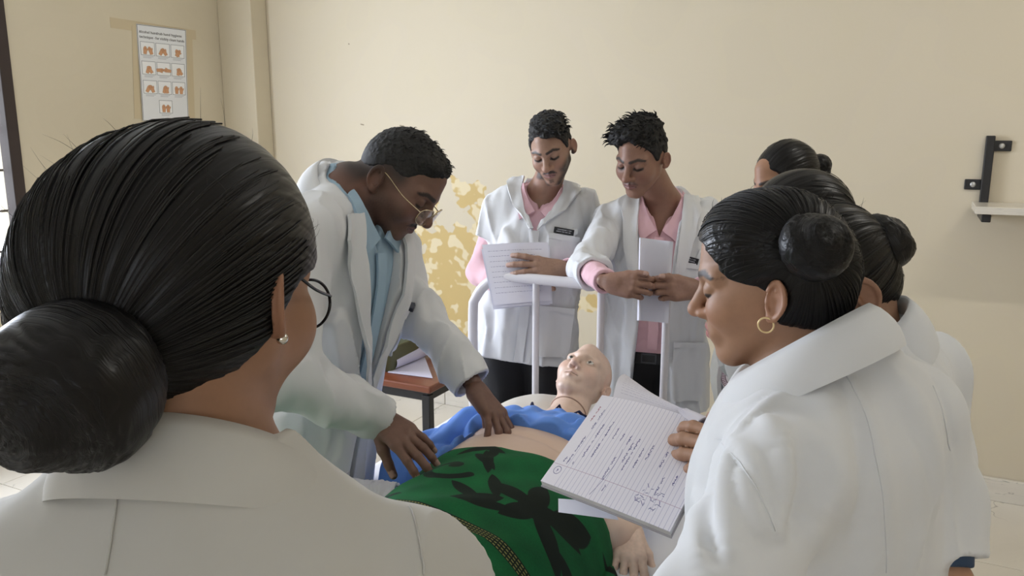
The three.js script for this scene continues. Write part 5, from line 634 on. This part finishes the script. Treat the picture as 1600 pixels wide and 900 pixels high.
// woman behind the nearest one on the right: low bun, ear with gold drop
{
  const k = .95, aL = { s: at(1318, 590, .98), e: at(1296, 760, .98), w: at(1262, 850, 1.08), rs: .056, re: .05, rw: .042 }, aR = { s: at(1440, 585, 1.22), e: at(1452, 720, 1.22), w: at(1390, 820, 1.2), rs: .056, re: .05, rw: .042 };
  const P = makePerson({ label: 'woman half hidden on the right, her ear and bun showing behind the nearest woman\'s collar', group: 'students round the bed', skin: [.3, .165, .1], head: { c: at(1288, 446, 1.13), az: -88, el: -46, roll: 6, k, form: { jaw: .88, wide: .95 }, paint: { lip: [.33, .13, .11], wide: .95 } }, pel: hipsBelow(at(1336, 530, 1.13), .02, -.02), neck: at(1336, 530, 1.13), az: -100, arms: [aL, aR], relaxed: [0, 1], neckR: [.05, .056] });
  const coat = garment(P, { rows: scaleRows(WOM, -.004, .004), hem: -.45, arms: [aL, aR], neckHole: .066, fold: .012, cell: .0062 }); part('coat', coat.geo(), whiteCoat, P.p);
  const cF = new Frame(P.TF.p(0, P.L + .004, -.004), P.TF.Z, P.TF.Y.clone().addScaledVector(P.TF.Z, .25), true); part('coat_collar', collarGeo(cF, { a: .068, b: .07, stand: .036, fall: .066, out: .02, from: -140, to: 140, drop: .03, thick: .004 }), whiteCoat, P.p);
  womanHead(P, { k, wide: .95, bun: [0, -.018, -.106], bunR: .042, earCut: .8, seed: 6, n: 120, fly: 20, lift: .01 });
  const e = P.HF.p(.079 * k, -.042 * k, -.012 * k), g = new THREE.SphereGeometry(.0055, 14, 10); g.translate(e.x, e.y, e.z); part('earring', g, std(lin(.75, .5, .15), .25, { metalness: 1 }), P.p);
  const fr = []; const q = rng(8); for (let i = 0; i < 40; i++) { const a = P.HF.p(0, -.018 * k, -.106 * k).addScaledVector(RIGHT, -.01 + .025 * q()).add(V(0, -.036 - .004 * q(), 0)), l = .02 + q() * .025, r = RIGHT; fr.push(hairStrand([a, a.clone().add(V(0, -l * .5, 0)).addScaledVector(r, .012 + .008 * q()), a.clone().add(V(0, -l, 0)).addScaledVector(r, .004 - .012 * q())], .0008, 8)); } const s = part('nape_strands', joinAll(fr), strandM, P.p); s.userData.kind = 'stuff';
}
// nearest woman on the right, notebook in hand
{
  const k = .84, aL = { s: at(1212, 742, .82), e: at(1122, 965, .75), w: at(1210, 741, 1.05), rs: .057, re: .06, rw: .046 }, aR = { s: at(1422, 652, 1.02), e: at(1450, 770, 1.03), w: at(1468, 872, 1.0), rs: .06, re: .056, rw: .048, hollow: .06 };
  const hand = handField({ w: at(1202, 738, 1.06), dir: at(1068, 690, 1.12).sub(at(1202, 738, 1.06)), back: aim(0, 35), side: 1, s: .95, curl: [[.35, .5, .3], [.4, .5, .3], [.45, .5, .3], [.5, .5, .3]], spread: [.1, .03, -.05, -.12], thumb: { a: .55, b: .1, c: .1, r: .2 } });
  const P = makePerson({ label: 'nearest woman on the right with large bun and gold hoop holding the open notebook', group: 'students round the bed', skin: [.37, .2, .12], head: { c: at(1204, 443, .95), az: -118, el: -8, roll: 2, k, form: { jaw: .82, wide: .93, lips: 1.15, cheeks: -.004, ear: .95 }, paint: { lip: [.38, .12, .12], wide: .95 } }, pel: hipsBelow(at(1252, 550, .95), .09, .03), neck: at(1252, 550, .95), az: -128, arms: [aL, aR], hands: [hand], relaxed: [1], cell: .0022, neckR: [.05, .056] });
  const BF = backFrame(P), T = P.TF, base = garment(P, { rows: scaleRows(WOM, .004, .012), hem: -.45, arms: [aL, aR], neckHole: .07, shoulder: .036, fold: 0 }).raw;
  const coat = garment(P, { rows: scaleRows(WOM, .004, .012), hem: -.45, arms: [aL, aR], neckHole: .07, shoulder: .036, fold: .012, fx: 9, fy: 2, cell: .005, lines: foldLines(base, [
    [.012, .009, [1240, 592], [1180, 630], [1118, 676]], [.007, .008, [1228, 612], [1190, 640], [1150, 668]],
    [.018, .012, [1224, 680], [1234, 720], [1232, 770], [1218, 822]], [-.024, .02, [1256, 694], [1266, 750], [1244, 822]], [.008, .012, [1196, 650], [1218, 690]],
    [-.003, .006, [1122, 688], [1154, 722], [1188, 776], [1212, 832]], [.008, .009, [1136, 684], [1170, 722], [1203, 776], [1224, 826]],
    [.015, .012, [1132, 716], [1128, 790], [1140, 862]], [-.013, .014, [1112, 730], [1108, 800], [1118, 870]], [.009, .012, [1086, 780], [1092, 840], [1102, 892]], [.009, .01, [1160, 740], [1178, 790], [1196, 838]], [-.006, .01, [1186, 836], [1206, 846], [1228, 838]],
    [.006, .012, [1318, 572], [1350, 640], [1374, 740], [1386, 890]], [.007, .016, [1292, 610], [1304, 700], [1296, 780]], [-.006, .016, [1330, 650], [1342, 740], [1330, 860]], [.012, .016, [1405, 600], [1440, 680], [1452, 780]], [-.007, .012, [1462, 606], [1480, 660], [1488, 704]], [.007, .014, [1424, 720], [1432, 800], [1428, 880]], [.006, .016, [1270, 820], [1280, 880]]]) });
  part('coat', coat.geo(), whiteCoat, P.p);
  const cF = new Frame(T.p(.006, P.L + .004, -.004), T.Z, T.Y.clone().addScaledVector(T.Z, .22).addScaledVector(T.X, -.2), true); part('coat_collar', collarGeo(cF, { a: .076, b: .08, stand: .038, fall: .05, out: .022, from: -155, to: 155, drop: .02, thick: .004 }), whiteCoat, P.p);
  part('back_seam', seamLine(coat.raw, [[1316, 572], [1350, 640], [1374, 740], [1386, 895]], .0009), whiteCoat, P.p);
  for (const l of [[[1118, 684], [1152, 718], [1187, 772], [1212, 830]], [[1458, 602], [1476, 655], [1486, 704]]]) part('armhole_seam', seamLine(coat.raw, l, .0008), whiteCoat, P.p);
  { const d = aR.w.clone().sub(aR.e).normalize(), w2 = aR.w.clone().addScaledVector(d, .012); part('sleeve_lining', net(sleeve(aR.e.clone().lerp(aR.w, .5), aR.e.clone().lerp(aR.w, .7), w2, .034, .034, .036), ...bounds([aR.w, aR.e.clone().lerp(aR.w, .5)], .09), .004), CLOTH(lin(.03, .06, .12)), P.p, 'dark blue cuff'); }
  womanHead(P, { k, wide: .95, bun: [.086, .062, -.078], bunR: .038, earCut: 1, nape: -.058, lift: .014, blobs: [[0, .078, -.0, .075, .056, .085], [0, .06, .02, .084, .06, .07]], seed: 11, n: 420, fly: 40, cell: .002 });
  const e = P.HF.p(.080 * k, -.0335 * k, -.006 * k), g = new THREE.TorusGeometry(.0085, .0011, 8, 28); g.applyMatrix4(new THREE.Matrix4().makeBasis(P.HF.Z, P.HF.Y, P.HF.X.clone().negate()).setPosition(e.clone().add(V(0, -.006, 0)))); part('earring', g, std(lin(.85, .66, .36), .35, { metalness: .55 }), P.p, 'small gold hoop earring');
}
// nearest woman on the left, seen from behind
{
  const k = .9, aL = { s: at(-5, 945, .57), e: at(-60, 1180, .56), w: at(60, 1250, .7), rs: .062, re: .058, rw: .046 }, aR = { s: at(606, 948, .59), e: at(690, 1190, .58), w: at(700, 1250, .7), rs: .062, re: .058, rw: .046 };
  const P = makePerson({ label: 'woman in the left foreground seen from behind, huge dark bun, ear stud and glasses', group: 'students round the bed', skin: [.3, .155, .09], head: { c: at(318, 447, .57), az: 164, el: -14, roll: 0, k, form: { jaw: 1, wide: .98, cheeks: .006, ear: .85 }, paint: { lip: [.35, .13, .11], wide: .97 } }, pel: hipsBelow(at(318, 722, .575), 0, -.03), neck: at(318, 722, .575), az: 175, arms: [aL, aR], relaxed: [0, 1], cell: .0022, neckR: [.054, .06] });
  const BF = backFrame(P), T = P.TF;
  const coat = garment(P, { rows: scaleRows(WOM, .01, .012), hem: -.4, arms: [aL, aR], neckHole: .068, fold: .011, fx: 8, fy: 2, cell: .005 });
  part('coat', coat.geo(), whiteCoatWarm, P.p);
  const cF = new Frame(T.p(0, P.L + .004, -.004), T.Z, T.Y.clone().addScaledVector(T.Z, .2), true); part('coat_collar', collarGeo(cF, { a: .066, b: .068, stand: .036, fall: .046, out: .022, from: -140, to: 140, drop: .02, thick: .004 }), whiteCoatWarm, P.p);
  part('back_seam', seamLine(coat.raw, [[189, 730], [176, 820], [164, 898]], .0009), whiteCoatWarm, P.p);
  part('armhole_seam', seamLine(coat.raw, [[640, 790], [655, 840], [662, 898]], .0009), whiteCoatWarm, P.p);
  const hair = womanHead(P, { k, wide: .97, bun: [.0, -.072, -.125], bunR: .05, seed: 21, n: 420, fly: 60, flyR: .00014, lift: .016, blobs: [[.03, .0, -.05, .075, .1, .08]], cell: .0022, squash: 1 });
  const clip = P.HF.p(-.02, -.07, -.185); part('hair_clip', tube([clip.clone().add(V(-.008, -.003, 0)), clip, clip.clone().add(V(.008, .003, 0))], .0011, 8, 6), std(lin(.6, .6, .6), .2, { metalness: 1 }), hair);
  const e = P.HF.p(-.0785 * k, -.036 * k, -.008 * k), g = new THREE.SphereGeometry(.0042, 16, 12); g.translate(e.x, e.y, e.z); part('earring', g, std(lin(.7, .68, .64), .12, { metalness: 1 }), P.p, 'round silver ear stud');
  const HP = (x, y, z) => P.HF.p(x * k, y * k, z * k), gm = std(lin(.02, .02, .024), .25, { metalness: .6 }), gl = part('glasses', [-1, 1].map((s) => tube(Array.from({ length: 22 }, (_, i) => { const a = i / 22 * 6.283; return HP(s * (.033 + .027 * Math.cos(a)), -.008 + .022 * Math.sin(a), .108 - .012 * Math.max(0, Math.cos(a))); }), .0013, 66, 6, true)).concat([tube([HP(-.008, -.002, .11), HP(0, .002, .113), HP(.008, -.002, .11)], .0013, 10, 6)]), gm, P.p, 'dark wire glasses');
  for (const s of [-1, 1]) { part('lens', sheet((u, v) => { const a = u * 6.283; return HP(s * (.033 + .026 * v * Math.cos(a)), -.008 + .021 * v * Math.sin(a), .108 - .01 * v * Math.max(0, Math.cos(a))); }, 28, 3, .001), glassM, gl); part('temple', tube([HP(s * .06, .0, .096), HP(s * .073, .004, .045), HP(s * .077, .016, -.005), HP(s * .076, .01, -.025), HP(s * .073, -.008, -.034)], .0013, 30, 6), gm, gl); }
}
// ---------------------------------------------------------------- the notebook
{
  const A = at(845, 752, 1.17), B = at(941, 618, 1.32), D = at(1046, 828, 1.02), C = B.clone().add(D).sub(A), ex = D.clone().sub(A), ey = B.clone().sub(A), n = V(0, 0, 0).crossVectors(ex, ey).normalize();
  const tex = canvasTex(1024, 768, (c, w, h) => { c.fillStyle = '#e4e1ea'; c.fillRect(0, 0, w, h); c.strokeStyle = '#9d9cba'; c.lineWidth = 2.2; for (let x = 120; x < w; x += 33) { c.beginPath(); c.moveTo(x, 0); c.lineTo(x, h); c.stroke(); } c.strokeStyle = '#a98ba4'; c.lineWidth = 2.5; c.beginPath(); c.moveTo(0, h - 150); c.lineTo(w, h - 150); c.stroke();
    const r = rng(12), ink = '#3f3f78'; const word = (x, y, l, s = 12) => { c.beginPath(); c.moveTo(x, y); let q = 0; while (q < l) { q += s * (.35 + r() * .35); c.quadraticCurveTo(x + (r() - .7) * s * 1.8, y - q + s * .3, x + (r() - .5) * s * .9, y - q); } c.stroke(); };
    c.strokeStyle = ink; c.lineWidth = 3.4; const L = (x, y, ...ls) => { for (const l of ls) { word(x, y, l); y -= l + 22; } };
    L(70, 590, 40); L(104, 600, 80, 130); L(112, 300, 60, 90); L(150, 590, 20); L(185, 520, 95, 20, 120); L(250, 500, 110, 14, 130); L(320, 330, 90); L(385, 330, 60); L(450, 340, 70); L(425, 620, 90, 60); L(490, 470, 70, 60); L(520, 520, 100, 20, 80); L(585, 480, 60, 70); L(640, 400, 110); L(470, 690, 40); c.strokeStyle = '#8a3550'; L(60, 240, 50, 60); c.strokeStyle = ink;
    c.beginPath(); c.arc(66, 660, 28, 0, 7); c.stroke(); word(66, 672, 20); for (let i = 0; i < 26; i++) { c.beginPath(); const x = 720 + r() * 150, y = 690 - r() * 130; c.moveTo(x, y); c.lineTo(x + (r() - .5) * 70, y + (r() - .5) * 60); c.stroke(); } L(820, 600, 60, 50); L(900, 500, 70); L(760, 420, 60, 40); c.lineWidth = 2.6; c.beginPath(); c.moveTo(400, 740); c.quadraticCurveTo(470, 520, 440, 380); c.stroke(); });
  const o = thing('notebook', 'open ruled notebook with blue handwriting held over the blanket', 'notebook', A), pg = (s, t, e = 0) => A.clone().addScaledVector(ex, s).addScaledVector(ey, t).addScaledVector(n, e + .006 * Math.sin(Math.PI * s) * t - .004 * s * s);
  part('page', sheet((s, t) => pg(s, t, .001), 30, 20, .0006), std(0xffffff, .75, { map: tex }), o);
  part('page_block', sheet((s, t) => pg(s * .998 + .001, t * .996 + .002, 0), 30, 20, .007), std(lin(.6, .58, .58), .85), o);
  part('cover', sheet((s, t) => pg(s * 1.01 - .005, t * 1.012 - .008, -.0075), 30, 20, .0018), std(lin(.42, .4, .42), .6), o);
  // the facing leaves, standing up beyond the fold
  const p0 = B.clone().addScaledVector(ex, .10), p1 = B.clone().addScaledVector(ex, .98), q0 = at(976, 584, 1.40), q1 = at(1088, 664, 1.18), ft = printTex(31, 10, 700, 512, '#d9d6df');
  part('facing_leaf', sheet((s, t) => p0.clone().lerp(p1, s).lerp(q0.clone().lerp(q1, s), t).addScaledVector(n, .012 * Math.sin(Math.PI * t)), 24, 16, .003), std(0xffffff, .75, { map: ft }), o);
  const s0 = at(868, 786, 1.2), s1 = at(962, 797, 1.12), s2 = at(950, 770, 1.16), s3 = at(868, 765, 1.22), lo = thing('loose_sheet', 'loose white sheet sticking out under the open notebook', 'paper', s0);
  part('sheet', sheet((s, t) => s0.clone().lerp(s1, s).lerp(s3.clone().lerp(s2, s), t).addScaledVector(n, -.018), 10, 6, .0008), paperM, lo);
}
renderer.render(scene, camera);
